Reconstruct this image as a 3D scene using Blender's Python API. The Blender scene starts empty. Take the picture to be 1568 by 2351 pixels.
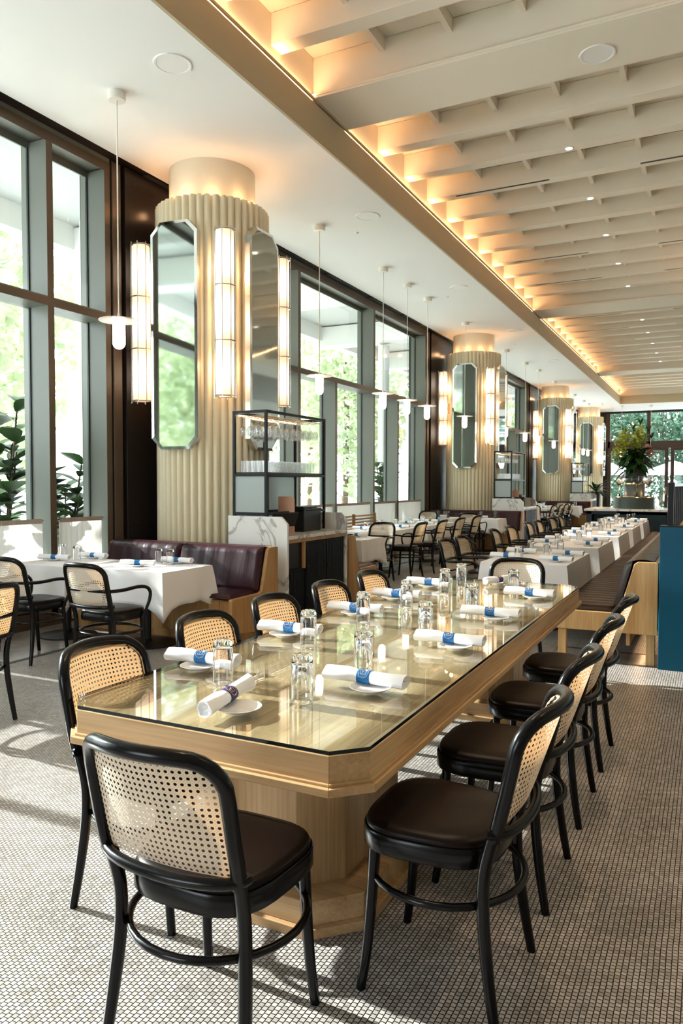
import bpy, math, random
from math import sin, cos, pi, radians, sqrt, atan2, hypot
from mathutils import Vector, Matrix
random.seed(7)
SC = bpy.context.scene
SC.cycles.transparent_max_bounces = 40
COL = SC.collection

# ------------------------------------------------------------------ camera
def make_camera():
    yaw, pit, roll = 0.46312, 0.038142, 0.001796
    up = Vector((0, 0, 1)); fw = Vector((-sin(yaw), cos(yaw), 0)); rt = Vector((cos(yaw), sin(yaw), 0))
    F = fw*cos(pit) - up*sin(pit); u2 = up*cos(pit) + fw*sin(pit)
    R = rt*cos(roll) + u2*sin(roll); U = u2*cos(roll) - rt*sin(roll)
    cd = bpy.data.cameras.new('camera'); co = bpy.data.objects.new('camera', cd); COL.objects.link(co)
    m = Matrix((R, U, -F)).transposed().to_4x4(); m.translation = Vector((0, 0, 1.55)); co.matrix_world = m
    cd.sensor_fit = 'VERTICAL'; cd.sensor_height = 36.0; cd.lens = 1705.48/2351*36
    cd.clip_start = 0.05; cd.clip_end = 300
    cd.dof.use_dof = True; cd.dof.focus_distance = 3.4; cd.dof.aperture_fstop = 9
    SC.camera = co
make_camera()

YG = 41.9
# ------------------------------------------------------------------ world, sun, daylight, exposure
vs = SC.view_settings
SC.display_settings.display_device = 'sRGB'
vs.view_transform = 'Standard'; vs.look = 'None'; vs.exposure = 0.9; vs.gamma = 1.0; vs.use_curve_mapping = False
W = bpy.data.worlds.new('sky'); SC.world = W; W.use_nodes = True
bg = W.node_tree.nodes['Background']; bg.inputs[0].default_value = (0.86, 0.93, 1.0, 1); bg.inputs[1].default_value = 5.6

def lamp(name, kind, loc, direction=(0, 0, -1), energy=10, color=(1, 1, 1), size=1.0, size_y=None, angle=None, shape=None, portal=False, spread=None):
    l = bpy.data.lights.new(name, kind); l.energy = energy; l.color = color
    if kind == 'AREA':
        l.shape = shape or ('RECTANGLE' if size_y else 'SQUARE'); l.size = size
        if size_y: l.size_y = size_y
        if portal: l.cycles.is_portal = True
        if spread: l.spread = spread
    if kind == 'SUN': l.angle = angle or 0.01
    if kind in ('POINT', 'SPOT'): l.shadow_soft_size = size
    o = bpy.data.objects.new(name, l); COL.objects.link(o); o.location = loc
    d = Vector(direction)
    o.rotation_euler = d.to_track_quat('-Z', 'Y' if abs(d.z) < .9 else 'X').to_euler() if d.z > -0.999 else (0, 0, 0)
    return o
lamp('sun', 'SUN', (-20, 3, 12), (cos(radians(25)), 0.02, -sin(radians(25))), 9.5, (1, .975, .95), angle=radians(0.7))
# sky portals in the window openings
for yc, ln in ((2.6, 8.2), (12.95, 9.2), (24.2, 9.2), (34.3, 7.1)):
    lamp('window_portal', 'AREA', (-6.92, yc, 2.75), (1, 0, 0), 1, size=5.0, size_y=ln, portal=True)
lamp('garden_portal', 'AREA', (0, YG, 2.7), (0, -1, 0), 1, size=9.9, size_y=5.0, portal=True)
lamp('rear_portal', 'AREA', (-3.6, -5.12, 2.2), (0, 1, 0), 1, size=2.8, size_y=2.6, portal=True)  # samples the sky through the opening added in the unseen rear wall

# ------------------------------------------------------------------ materials
MATS = {}
def mat(name, color=(.8, .8, .8), rough=.5, metal=0., spec=.5, emit=None, estr=0., trans=0., ior=1.45, coat=0., alpha=1., sheen=0.):
    if name in MATS: return MATS[name]
    m = bpy.data.materials.new(name); m.use_nodes = True
    b = m.node_tree.nodes['Principled BSDF']
    b.inputs['Base Color'].default_value = (*color, 1); b.inputs['Roughness'].default_value = rough
    b.inputs['Metallic'].default_value = metal; b.inputs['Specular IOR Level'].default_value = spec
    b.inputs['IOR'].default_value = ior; b.inputs['Transmission Weight'].default_value = trans
    b.inputs['Coat Weight'].default_value = coat; b.inputs['Coat Roughness'].default_value = .08
    b.inputs['Sheen Weight'].default_value = sheen
    if emit: b.inputs['Emission Color'].default_value = (*emit, 1); b.inputs['Emission Strength'].default_value = estr
    # a little surface variation so that nothing is perfectly flat
    if trans == 0 and not emit:
        N = m.node_tree.nodes; L = m.node_tree.links
        n = N.new('ShaderNodeTexNoise'); n.inputs['Scale'].default_value = 9; n.inputs['Detail'].default_value = 4
        tc = N.new('ShaderNodeTexCoord'); L.new(tc.outputs['Object'], n.inputs['Vector'])
        mr = N.new('ShaderNodeMapRange'); mr.inputs[3].default_value = max(.02, rough-.06); mr.inputs[4].default_value = min(1, rough+.06)
        L.new(n.outputs['Fac'], mr.inputs[0]); L.new(mr.outputs[0], b.inputs['Roughness'])
    MATS[name] = m; return m
def nodes(m): return m.node_tree.nodes, m.node_tree.links, m.node_tree.nodes['Principled BSDF']
def ramp(N, pts):
    r = N.new('ShaderNodeValToRGB'); e = r.color_ramp.elements
    while len(e) < len(pts): e.new(.5)
    for i, (p, c) in enumerate(pts): e[i].position = p; e[i].color = (*c, 1)
    return r
def mapping(N, L, scale, rot=(0, 0, 0), space='Object', loc=(0, 0, 0)):
    tc = N.new('ShaderNodeTexCoord'); mp = N.new('ShaderNodeMapping')
    mp.inputs['Scale'].default_value = scale; mp.inputs['Rotation'].default_value = rot; mp.inputs['Location'].default_value = loc
    L.new(tc.outputs[space], mp.inputs['Vector']); return mp
def wood(name, cols, scale, rough=.42, spec=.4, bump=.05):
    """grain runs along the axis with the smallest scale"""
    m = mat(name, cols[0], rough, spec=spec); N, L, b = nodes(m)
    mp = mapping(N, L, scale)
    n1 = N.new('ShaderNodeTexNoise'); n1.inputs['Scale'].default_value = 1; n1.inputs['Detail'].default_value = 5; n1.inputs['Distortion'].default_value = .6
    L.new(mp.outputs[0], n1.inputs['Vector'])
    mp2 = mapping(N, L, tuple(s*(11 if s > 2 else 4) for s in scale)); n2 = N.new('ShaderNodeTexNoise'); n2.inputs['Scale'].default_value = 1; n2.inputs['Detail'].default_value = 3
    L.new(mp2.outputs[0], n2.inputs['Vector'])
    mx = N.new('ShaderNodeMath'); mx.operation = 'MULTIPLY_ADD'; mx.inputs[1].default_value = .35; L.new(n2.outputs['Fac'], mx.inputs[0])
    m2 = N.new('ShaderNodeMath'); m2.operation = 'MULTIPLY'; m2.inputs[1].default_value = .65; L.new(n1.outputs['Fac'], m2.inputs[0]); L.new(m2.outputs[0], mx.inputs[2])
    r = ramp(N, [(.32, cols[1]), (.5, cols[0]), (.68, cols[2])]); L.new(mx.outputs[0], r.inputs[0])
    L.new(r.outputs[0], b.inputs['Base Color'])
    bp = N.new('ShaderNodeBump'); bp.inputs['Strength'].default_value = bump; bp.inputs['Distance'].default_value = .002
    L.new(n2.outputs['Fac'], bp.inputs['Height']); L.new(bp.outputs[0], b.inputs['Normal'])
    return m
def thin_glass(name, tint=(1, 1, 1), ior=1.45, rough=0.0):
    m = bpy.data.materials.new(name); m.use_nodes = True; N = m.node_tree.nodes; L = m.node_tree.links
    N.clear(); out = N.new('ShaderNodeOutputMaterial'); t = N.new('ShaderNodeBsdfTransparent'); g = N.new('ShaderNodeBsdfGlossy')
    lw = N.new('ShaderNodeLayerWeight'); lw.inputs[0].default_value = .5; pw = N.new('ShaderNodeMath'); pw.operation = 'POWER'; pw.inputs[1].default_value = 5
    L.new(lw.outputs['Facing'], pw.inputs[0]); f = N.new('ShaderNodeMath'); f.operation = 'MULTIPLY_ADD'; f0 = ((ior-1)/(ior+1))**2
    f.inputs[1].default_value = 1-f0; f.inputs[2].default_value = f0; L.new(pw.outputs[0], f.inputs[0]); mx = N.new('ShaderNodeMixShader')
    t.inputs[0].default_value = (*tint, 1); g.inputs['Roughness'].default_value = rough
    L.new(f.outputs[0], mx.inputs[0]); L.new(t.outputs[0], mx.inputs[1]); L.new(g.outputs[0], mx.inputs[2]); L.new(mx.outputs[0], out.inputs[0])
    MATS[name] = m; return m

black_wood = mat('black_lacquer', (.0022, .0022, .0026), .22, spec=.30, coat=.0)
leather = mat('brown_leather', (.006, .0028, .002), .34, spec=.16)
OAK = ((.45, .275, .13), (.29, .165, .07), (.55, .365, .19))
oak_y = wood('oak_along_y', OAK, (9, .8, 9)); oak_x = wood('oak_along_x', OAK, (.8, 9, 9)); oak_z = wood('oak_upright', OAK, (9, 9, .8))
oak_top = wood('oak_tabletop', ((.37, .27, .155), (.20, .135, .075), (.52, .405, .26)), (12, .9, 12))
banq_oak = wood('oak_banquette', ((.42, .23, .085), (.28, .14, .05), (.54, .33, .14)), (7, 7, .9))
pale_oak = wood('oak_pale', ((.54, .33, .14), (.42, .23, .085), (.65, .43, .21)), (7, 7, .9))
linen = mat('white_linen', (.80, .77, .76), .9, spec=.1, sheen=.2)
napkin_mat = mat('napkin_cotton', (.90, .90, .91), .85, spec=.1)
china = mat('white_china', (.84, .83, .81), .12, spec=.5, coat=.3)
glass = mat('clear_glass', (1, 1, 1), 0.0, trans=1.0, ior=1.47)
light_glass = thin_glass('bar_glass', (.985, .985, .98), 2.5)
pane = thin_glass('window_pane', (.93, .97, .96), 1.30)
table_glass = thin_glass('table_glass', (.97, .985, .96), 1.32)
glass_edge = mat('glass_edge', (.004, .010, .010), .08, spec=.6)
blue_paper = mat('blue_band', (.012, .14, .38), .35, spec=.4)
navy_paper = mat('navy_band', (.03, .02, .12), .4, spec=.4)
gold = mat('gold_ink', (.85, .62, .40), .3, metal=.4)
brass = mat('brass', (.80, .52, .25), .25, metal=1)
white_paint = mat('ceiling_paint', (.83, .82, .79), .75, spec=.2)
coffer_paint = mat('coffer_paint', (.82, .76, .64), .7, spec=.25)
band_paint = mat('soffit_band_paint', (.50, .41, .27), .6, spec=.3)
groove_paint = mat('groove_dark', (.20, .16, .11), .7)
bronze = mat('dark_bronze', (.016, .011, .009), .30, metal=.2, spec=.4)
bronze_face = mat('bronze_face', (.10, .066, .042), .38, metal=.3)
fin_grey = mat('grey_fin', (.14, .145, .12), .45, spec=.4)
rubber = mat('black_gasket', (.01, .015, .015), .5)
shaft_paint = mat('column_cream', (.74, .65, .46), .45, spec=.4)
cap_paint = mat('capital_cream', (.74, .67, .52), .6)
mirror_mat = mat('mirror', (.56, .60, .58), .01, metal=1)
bevel_mat = mat('mirror_bevel', (.92, .93, .92), .06, metal=1)
nickel = mat('nickel', (.70, .68, .64), .22, metal=1)
steel = mat('blackened_steel', (.014, .015, .016), .4, metal=.3, spec=.3)
stone = mat('stone_slab', (.26, .23, .20), .22, spec=.5)
dark_strip = mat('dark_threshold', (.03, .028, .026), .5)
teal = mat('teal_panel', (.0, .075, .14), .45, spec=.35)
dark_teal = mat('dark_teal_panel', (.006, .022, .030), .5)
navy_cab = mat('ink_cabinet', (.005, .008, .011), .5, spec=.25)
fabric = mat('curtain_linen', (.82, .80, .77), .95, spec=.05)
rod_mat = mat('curtain_header', (.42, .33, .27), .9)
black_plastic = mat('black_plastic', (.008, .008, .009), .4)
screen = mat('screen', (.01, .012, .03), .08)
kraft = mat('menu_card', (.72, .42, .28), .6)
cup_mat = mat('cream_ceramic', (.62, .58, .46), .5)
frost = mat('frosted_glass', (.62, .68, .66), .45, trans=.5, spec=.4)
bulb = mat('lamp_globe', (1, .9, .8), .4, emit=(1, .80, .60), estr=6)
led = mat('downlight_lens', (1, 1, 1), .4, emit=(1, .80, .60), estr=5)
white_trim = mat('white_trim', (.82, .81, .78), .5)
ivory = mat('ivory_metal', (.78, .74, .66), .4)
disc_glass = mat('opal_disc', (.82, .79, .75), .3); disc_glass.node_tree.nodes['Principled BSDF'].inputs['Alpha'].default_value = .6
leaf = mat('leaf_green', (.035, .085, .02), .4, spec=.4)
dark_leaf = mat('leaf_dark', (.018, .06, .014), .35, spec=.4)
flower_y = mat('flower_yellow', (.55, .58, .10), .6)
flower_p = mat('flower_peach', (.75, .42, .33), .6)
bark = mat('bark', (.12, .08, .05), .8)
paving = mat('pavement', (.75, .73, .69), .8)
ext_white = mat('outdoor_render', (.72, .72, .70), .7)
ext_grey = mat('outdoor_grey', (.50, .51, .50), .7)
umb_white = mat('parasol_canvas', (.80, .83, .86), .8)
door_brown = mat('door_brown', (.055, .028, .018), .4)
vase_mat = mat('vase_dark', (.03, .035, .032), .35)
tier_mat = mat('tier_grey_green', (.05, .07, .065), .4)

def add_translucent(m, col, fac):
    N, L, b = nodes(m); out = [q for q in N if q.type == 'OUTPUT_MATERIAL'][0]; tl = N.new('ShaderNodeBsdfTranslucent'); tl.inputs[0].default_value = (*col, 1)
    mx = N.new('ShaderNodeMixShader'); mx.inputs[0].default_value = fac; L.new(b.outputs[0], mx.inputs[1]); L.new(tl.outputs[0], mx.inputs[2]); L.new(mx.outputs[0], out.inputs[0])
add_translucent(fabric, (.95, .92, .88), .16)
def leather_tuft(name, col, rough, freq, axis, strength):
    m = mat(name, col, rough, spec=.28); N, L, b = nodes(m)
    sc = [1.5, 1.5, 1.5]; sc[axis] = freq
    mp = mapping(N, L, tuple(sc)); n = N.new('ShaderNodeTexNoise'); n.inputs['Scale'].default_value = 1; n.inputs['Detail'].default_value = 2
    L.new(mp.outputs[0], n.inputs['Vector']); bp = N.new('ShaderNodeBump'); bp.inputs['Strength'].default_value = strength; bp.inputs['Distance'].default_value = .02
    L.new(n.outputs['Fac'], bp.inputs['Height']); L.new(bp.outputs[0], b.inputs['Normal']); return m
burgundy = leather_tuft('burgundy_leather', (.032, .008, .013), .33, 12, 0, .35)
brown_tuft = leather_tuft('tufted_brown_leather', (.026, .010, .006), .36, 5, 0, .5)

def build_materials():
    # mosaic floor ---------------------------------------------------------
    m = mat('mosaic_floor', (.5, .5, .5), .35, spec=.45); N, L, b = nodes(m)
    tc = N.new('ShaderNodeTexCoord'); sep = N.new('ShaderNodeSeparateXYZ'); L.new(tc.outputs['Object'], sep.inputs[0])
    wob = N.new('ShaderNodeTexNoise'); wob.inputs['Scale'].default_value = 7; wob.inputs['Detail'].default_value = 2; L.new(tc.outputs['Object'], wob.inputs['Vector'])
    wm = N.new('ShaderNodeMath'); wm.operation = 'MULTIPLY'; wm.inputs[1].default_value = .005; L.new(wob.outputs['Fac'], wm.inputs[0])
    ax = N.new('ShaderNodeMath'); ax.operation = 'ADD'; L.new(sep.outputs[0], ax.inputs[0]); L.new(wm.outputs[0], ax.inputs[1])
    cmb = N.new('ShaderNodeCombineXYZ'); L.new(sep.outputs[1], cmb.inputs[0]); L.new(ax.outputs[0], cmb.inputs[1])
    br = N.new('ShaderNodeTexBrick'); br.offset = .5; br.squash = 1
    br.inputs['Scale'].default_value = 1; br.inputs['Brick Width'].default_value = .0176; br.inputs['Row Height'].default_value = .0176
    br.inputs['Mortar Size'].default_value = .0019; br.inputs['Mortar Smooth'].default_value = .3
    br.inputs['Color1'].default_value = (.34, .315, .295, 1); br.inputs['Color2'].default_value = (.55, .52, .49, 1); br.inputs['Mortar'].default_value = (.018, .013, .011, 1)
    L.new(cmb.outputs[0], br.inputs['Vector'])
    v = N.new('ShaderNodeTexNoise'); v.inputs['Scale'].default_value = 3; v.inputs['Detail'].default_value = 3; L.new(tc.outputs['Object'], v.inputs['Vector'])
    r = ramp(N, [(.3, (.78, .76, .72)), (.7, (1, 1, 1))]); L.new(v.outputs['Fac'], r.inputs[0])
    mx = N.new('ShaderNodeMix'); mx.data_type = 'RGBA'; mx.blend_type = 'MULTIPLY'; mx.inputs[0].default_value = 1
    L.new(br.outputs['Color'], mx.inputs[6]); L.new(r.outputs[0], mx.inputs[7]); L.new(mx.outputs[2], b.inputs['Base Color'])
    bp = N.new('ShaderNodeBump'); bp.invert = True; bp.inputs['Strength'].default_value = .5; bp.inputs['Distance'].default_value = .002
    L.new(br.outputs['Fac'], bp.inputs['Height']); L.new(bp.outputs[0], b.inputs['Normal'])
    # woven cane -----------------------------------------------------------
    for nm, col in (('cane_weave', (.72, .64, .50)),):
        m = mat(nm, col, .6, spec=.3); N, L, b = nodes(m)
        tc = N.new('ShaderNodeTexCoord'); sx = N.new('ShaderNodeSeparateXYZ'); L.new(tc.outputs['UV'], sx.inputs[0])
        P = .0165
        def mth(op, a, bb=None, clamp=False):
            k = N.new('ShaderNodeMath'); k.operation = op
            for i, q in enumerate((a, bb)):
                if q is None: continue
                if isinstance(q, (int, float)): k.inputs[i].default_value = q
                else: L.new(q, k.inputs[i])
            return k.outputs[0]
        def cell(s):
            a = mth('DIVIDE', s, P); a = mth('FRACT', a); return mth('ABSOLUTE', mth('SUBTRACT', a, .5))
        cu, cv = cell(sx.outputs[0]), cell(sx.outputs[1])
        d = mth('SQRT', mth('ADD', mth('MULTIPLY', cu, cu), mth('MULTIPLY', cv, cv)))
        hole = mth('LESS_THAN', d, .255)
        # little gaps halfway between the holes
        e = mth('SQRT', mth('ADD', mth('POWER', mth('SUBTRACT', cu, .5), 2), mth('POWER', mth('SUBTRACT', cv, .27), 2)))
        e2 = mth('SQRT', mth('ADD', mth('POWER', mth('SUBTRACT', cu, .27), 2), mth('POWER', mth('SUBTRACT', cv, .5), 2)))
        small = mth('LESS_THAN', mth('MINIMUM', e, e2), .045)
        al = mth('SUBTRACT', 1.0, mth('MAXIMUM', hole, small))
        L.new(al, b.inputs['Alpha'])
        out = [q for q in N if q.type == 'OUTPUT_MATERIAL'][0]; tl = N.new('ShaderNodeBsdfTranslucent'); tl.inputs[0].default_value = (.75, .39, .15, 1)
        tp = N.new('ShaderNodeBsdfTransparent'); m1 = N.new('ShaderNodeMixShader'); L.new(al, m1.inputs[0]); L.new(tp.outputs[0], m1.inputs[1]); L.new(tl.outputs[0], m1.inputs[2])
        m2 = N.new('ShaderNodeMixShader'); m2.inputs[0].default_value = .20; L.new(b.outputs[0], m2.inputs[1]); L.new(m1.outputs[0], m2.inputs[2]); L.new(m2.outputs[0], out.inputs[0])
        st = mth('SINE', mth('MULTIPLY', mth('ADD', sx.outputs[0], sx.outputs[1]), 2*pi/P*2)); st2 = mth('SINE', mth('MULTIPLY', mth('SUBTRACT', sx.outputs[0], sx.outputs[1]), 2*pi/P*2))
        bp = N.new('ShaderNodeBump'); bp.inputs['Strength'].default_value = .15; bp.inputs['Distance'].default_value = .001
        L.new(mth('ADD', st, st2), bp.inputs['Height']); L.new(bp.outputs[0], b.inputs['Normal'])
    # marble -----------------------------------------------------------------
    m = mat('marble', (.8, .8, .8), .2, spec=.5); N, L, b = nodes(m)
    mp = mapping(N, L, (1.6, 1.6, 1.1), (.5, .4, .6)); n = N.new('ShaderNodeTexNoise'); n.inputs['Scale'].default_value = 1.6; n.inputs['Detail'].default_value = 7; n.inputs['Distortion'].default_value = 1.3
    L.new(mp.outputs[0], n.inputs['Vector'])
    r = ramp(N, [(.0, (.80, .78, .74)), (.455, (.78, .76, .72)), (.5, (.36, .34, .33)), (.535, (.74, .72, .69)), (1, (.82, .80, .77))]); L.new(n.outputs['Fac'], r.inputs[0]); L.new(r.outputs[0], b.inputs['Base Color'])
    # stone slab mottling
    N, L, b = nodes(stone); n = N.new('ShaderNodeTexNoise'); n.inputs['Scale'].default_value = 2.2; n.inputs['Detail'].default_value = 8
    tc = N.new('ShaderNodeTexCoord'); L.new(tc.outputs['Object'], n.inputs['Vector'])
    r = ramp(N, [(.3, (.16, .13, .115)), (.7, (.36, .32, .28))]); L.new(n.outputs['Fac'], r.inputs[0]); L.new(r.outputs[0], b.inputs['Base Color'])
    # lantern shade: three bulbs glow through the opal tube -------------------
    m = mat('lantern_shade', (.9, .8, .7), .5, emit=(1, .62, .34), estr=3); N, L, b = nodes(m)
    tc = N.new('ShaderNodeTexCoord'); sx = N.new('ShaderNodeSeparateXYZ'); L.new(tc.outputs['Object'], sx.inputs[0])
    a = N.new('ShaderNodeMath'); a.operation = 'MULTIPLY'; a.inputs[1].default_value = 2*pi/.62; L.new(sx.outputs[2], a.inputs[0])
    c = N.new('ShaderNodeMath'); c.operation = 'COSINE'; L.new(a.outputs[0], c.inputs[0])
    mr = N.new('ShaderNodeMapRange'); mr.inputs[1].default_value = -1; mr.inputs[2].default_value = 1; mr.inputs[3].default_value = .46; mr.inputs[4].default_value = 1.75; L.new(c.outputs[0], mr.inputs[0])
    L.new(mr.outputs[0], b.inputs['Emission Strength'])
    rr = ramp(N, [(0, (1, .66, .42)), (1, (1, .83, .64))]); m2 = N.new('ShaderNodeMapRange'); m2.inputs[1].default_value = -1; m2.inputs[2].default_value = 1; L.new(c.outputs[0], m2.inputs[0]); L.new(m2.outputs[0], rr.inputs[0]); L.new(rr.outputs[0], b.inputs['Emission Color'])
    # outdoor foliage
    m = mat('tree_foliage', (.20, .33, .09), .6, spec=.2); N, L, b = nodes(m)
    n = N.new('ShaderNodeTexNoise'); n.inputs['Scale'].default_value = 1.3; tc = N.new('ShaderNodeTexCoord'); L.new(tc.outputs['Object'], n.inputs['Vector'])
    r = ramp(N, [(.35, (.24, .31, .17)), (.65, (.52, .56, .38))]); L.new(n.outputs['Fac'], r.inputs[0]); L.new(r.outputs[0], b.inputs['Base Color']); add_translucent(m, (.52, .60, .36), .25)
build_materials()
mosaic = MATS['mosaic_floor']; cane = MATS['cane_weave']; marble = MATS['marble']; shade_mat = MATS['lantern_shade']; tree_mat = MATS['tree_foliage']

dark_tree = mat('dark_foliage', (.045, .095, .055), .6, spec=.2)  # darker green for the trees beyond the doors and the hedge
# ------------------------------------------------------------------ mesh builder
class MB:
    def __init__(s): s.v = []; s.f = []; s.mi = []; s.uv = {}
    def add(s, vs, fs, mi=0):
        o = len(s.v); s.v += [tuple(p) for p in vs]
        for f in fs: s.f.append(tuple(i+o for i in f)); s.mi.append(mi)
        return o
    def box(s, x0, x1, y0, y1, z0, z1, mi=0, M=None):
        vs = [(x, y, z) for x in (x0, x1) for y in (y0, y1) for z in (z0, z1)]
        if M is not None: vs = [M @ Vector(p) for p in vs]
        s.add(vs, [(0, 1, 3, 2), (4, 6, 7, 5), (0, 4, 5, 1), (2, 3, 7, 6), (0, 2, 6, 4), (1, 5, 7, 3)], mi); return s
    def tube(s, pts, r, n=8, closed=False, mi=0, cap=True, flat=None):
        P = [Vector(p) for p in pts]; k = len(P); rs = r if isinstance(r, (list, tuple)) else [r]*k
        rings = []; prev = None
        for i in range(k):
            if closed: t = P[(i+1) % k] - P[i-1]
            else: t = P[min(i+1, k-1)] - P[max(i-1, 0)]
            t.normalize()
            if prev is None:
                a = Vector((0, 0, 1)) if abs(t.z) < .9 else Vector((1, 0, 0))
                nrm = (a - t*a.dot(t)).normalized()
            else:
                nrm = prev - t*prev.dot(t)
                nrm = nrm.normalized() if nrm.length > 1e-6 else t.orthogonal().normalized()
            prev = nrm; bn = t.cross(nrm)
            rings.append([P[i] + nrm*(cos(2*pi*j/n)*rs[i]) + bn*(sin(2*pi*j/n)*rs[i]*(flat or 1)) for j in range(n)])
        vs = [p for ring in rings for p in ring]; fs = []
        m = k if closed else k-1
        for i in range(m):
            a = i*n; b2 = ((i+1) % k)*n
            for j in range(n): fs.append((a+j, a+(j+1) % n, b2+(j+1) % n, b2+j))
        if not closed and cap: fs.append(tuple(range(n-1, -1, -1))); fs.append(tuple((k-1)*n+j for j in range(n)))
        s.add(vs, fs, mi); return s
    def lathe(s, prof, n=24, c=(0, 0, 0), mi=0, a0=0, a1=2*pi, M=None):
        full = abs(a1-a0-2*pi) < 1e-6; m = n if full else n+1
        vs = [(c[0]+r*cos(a0+(a1-a0)*j/n), c[1]+r*sin(a0+(a1-a0)*j/n), c[2]+z) for r, z in prof for j in range(m)]
        if M is not None: vs = [M @ Vector(p) for p in vs]
        fs = []
        for i in range(len(prof)-1):
            for j in range(n):
                j2 = (j+1) % m
                fs.append((i*m+j, i*m+j2, (i+1)*m+j2, (i+1)*m+j))
        s.add(vs, fs, mi); return s
    def prism(s, poly, a0, a1, axis='z', mi=0, M=None):
        n = len(poly)
        def pt(p, h):
            if axis == 'z': return (p[0], p[1], h)
            if axis == 'x': return (h, p[0], p[1])
            return (p[0], h, p[1])
        vs = [pt(p, a0) for p in poly] + [pt(p, a1) for p in poly]
        if M is not None: vs = [M @ Vector(p) for p in vs]
        fs = [tuple(range(n-1, -1, -1)), tuple(range(n, 2*n))] + [(i, (i+1) % n, n+(i+1) % n, n+i) for i in range(n)]
        s.add(vs, fs, mi); return s
    def grid(s, fn, nu, nv, mi=0, closed=False, uvf=None):
        m = nu if closed else nu+1
        vs = [fn(i/nu, j/nv) for j in range(nv+1) for i in range(m)]
        fs = [(j*m+i, j*m+(i+1) % m, (j+1)*m+(i+1) % m, (j+1)*m+i) for j in range(nv) for i in range(nu)]
        o = s.add(vs, fs, mi)
        if uvf:
            for j in range(nv+1):
                for i in range(m): s.uv[o+j*m+i] = uvf(i/nu, j/nv)
        return s
    def build(s, name, mats, parent=None, smooth=True, ang=38, bevel=0, seg=2, sub=0, loc=None):
        me = bpy.data.meshes.new(name); me.from_pydata([tuple(p) for p in s.v], [], s.f)
        mats = mats if isinstance(mats, (list, tuple)) else [mats]
        for q in mats: me.materials.append(q)
        if len(mats) > 1: me.polygons.foreach_set('material_index', s.mi)
        if s.uv:
            ul = me.uv_layers.new(name='UVMap')
            for lp in me.loops: ul.data[lp.index].uv = s.uv.get(lp.vertex_index, (0, 0))
        if smooth:
            me.polygons.foreach_set('use_smooth', [True]*len(me.polygons)); me.set_sharp_from_angle(angle=radians(ang))
        me.update()
        o = bpy.data.objects.new(name, me); COL.objects.link(o)
        if parent: o.parent = parent
        if loc: o.location = loc
        if bevel:
            b = o.modifiers.new('bevel', 'BEVEL'); b.width = bevel; b.segments = seg; b.limit_method = 'ANGLE'; b.angle_limit = radians(40)
        if sub:
            q = o.modifiers.new('sub', 'SUBSURF'); q.levels = sub; q.render_levels = sub
        return o

def tag(o, label=None, cat=None, group=None, kind=None):
    if label: o['label'] = label
    if cat: o['category'] = cat
    if group: o['group'] = group
    if kind: o['kind'] = kind
    return o
def thing(name, label, cat, loc=(0, 0, 0), rz=0, group=None, kind=None):
    o = bpy.data.objects.new(name, None); COL.objects.link(o); o.empty_display_size = .1
    o.location = loc; o.rotation_euler = (0, 0, rz); return tag(o, label, cat, group, kind)
def dup(root, loc, rz=0, label=None, group=None, scale=None):
    r = root.copy(); COL.objects.link(r); r.location = loc; r.rotation_euler = (0, 0, rz)
    if label: r['label'] = label
    if group: r['group'] = group
    if scale: r.scale = scale
    for ch in list(root.children):
        c = ch.copy(); COL.objects.link(c); c.parent = r
        for g in ch.children:
            d = g.copy(); COL.objects.link(d); d.parent = c
    return r
class Proto:
    """first use places the object itself, later uses place copies"""
    def __init__(s, root): s.root = root; s.used = False
    def put(s, loc, rz=0, label=None, group=None, scale=None):
        if not s.used:
            s.used = True; r = s.root; r.location = loc; r.rotation_euler = (0, 0, rz)
            if label: r['label'] = label
            if group: r['group'] = group
            if scale: r.scale = scale
            return r
        r = dup(s.root, loc, rz, label, group, scale)
        if not scale: r.scale = (1, 1, 1)
        return r
ORD = ['nearest', 'second', 'third', 'fourth', 'fifth', 'sixth', 'seventh', 'eighth', 'ninth', 'tenth', 'eleventh', 'twelfth', 'thirteenth', 'fourteenth', 'fifteenth', 'sixteenth', 'seventeenth', 'eighteenth', 'nineteenth', 'twentieth', 'twenty-first', 'twenty-second', 'twenty-third', 'twenty-fourth', 'twenty-fifth', 'twenty-sixth', 'twenty-seventh', 'twenty-eighth', 'twenty-ninth', 'thirtieth', 'thirty-first', 'thirty-second', 'thirty-third', 'thirty-fourth']
def struct(o, label=None): return tag(o, label, None, None, 'structure')

CZ = 5.35; XW = -6.26; XC = -4.0; YE = 37.7; YEND = 41.5
COLX, COLY = -5.6, (7.63, 18.86, 30.0, 38.9)

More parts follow.
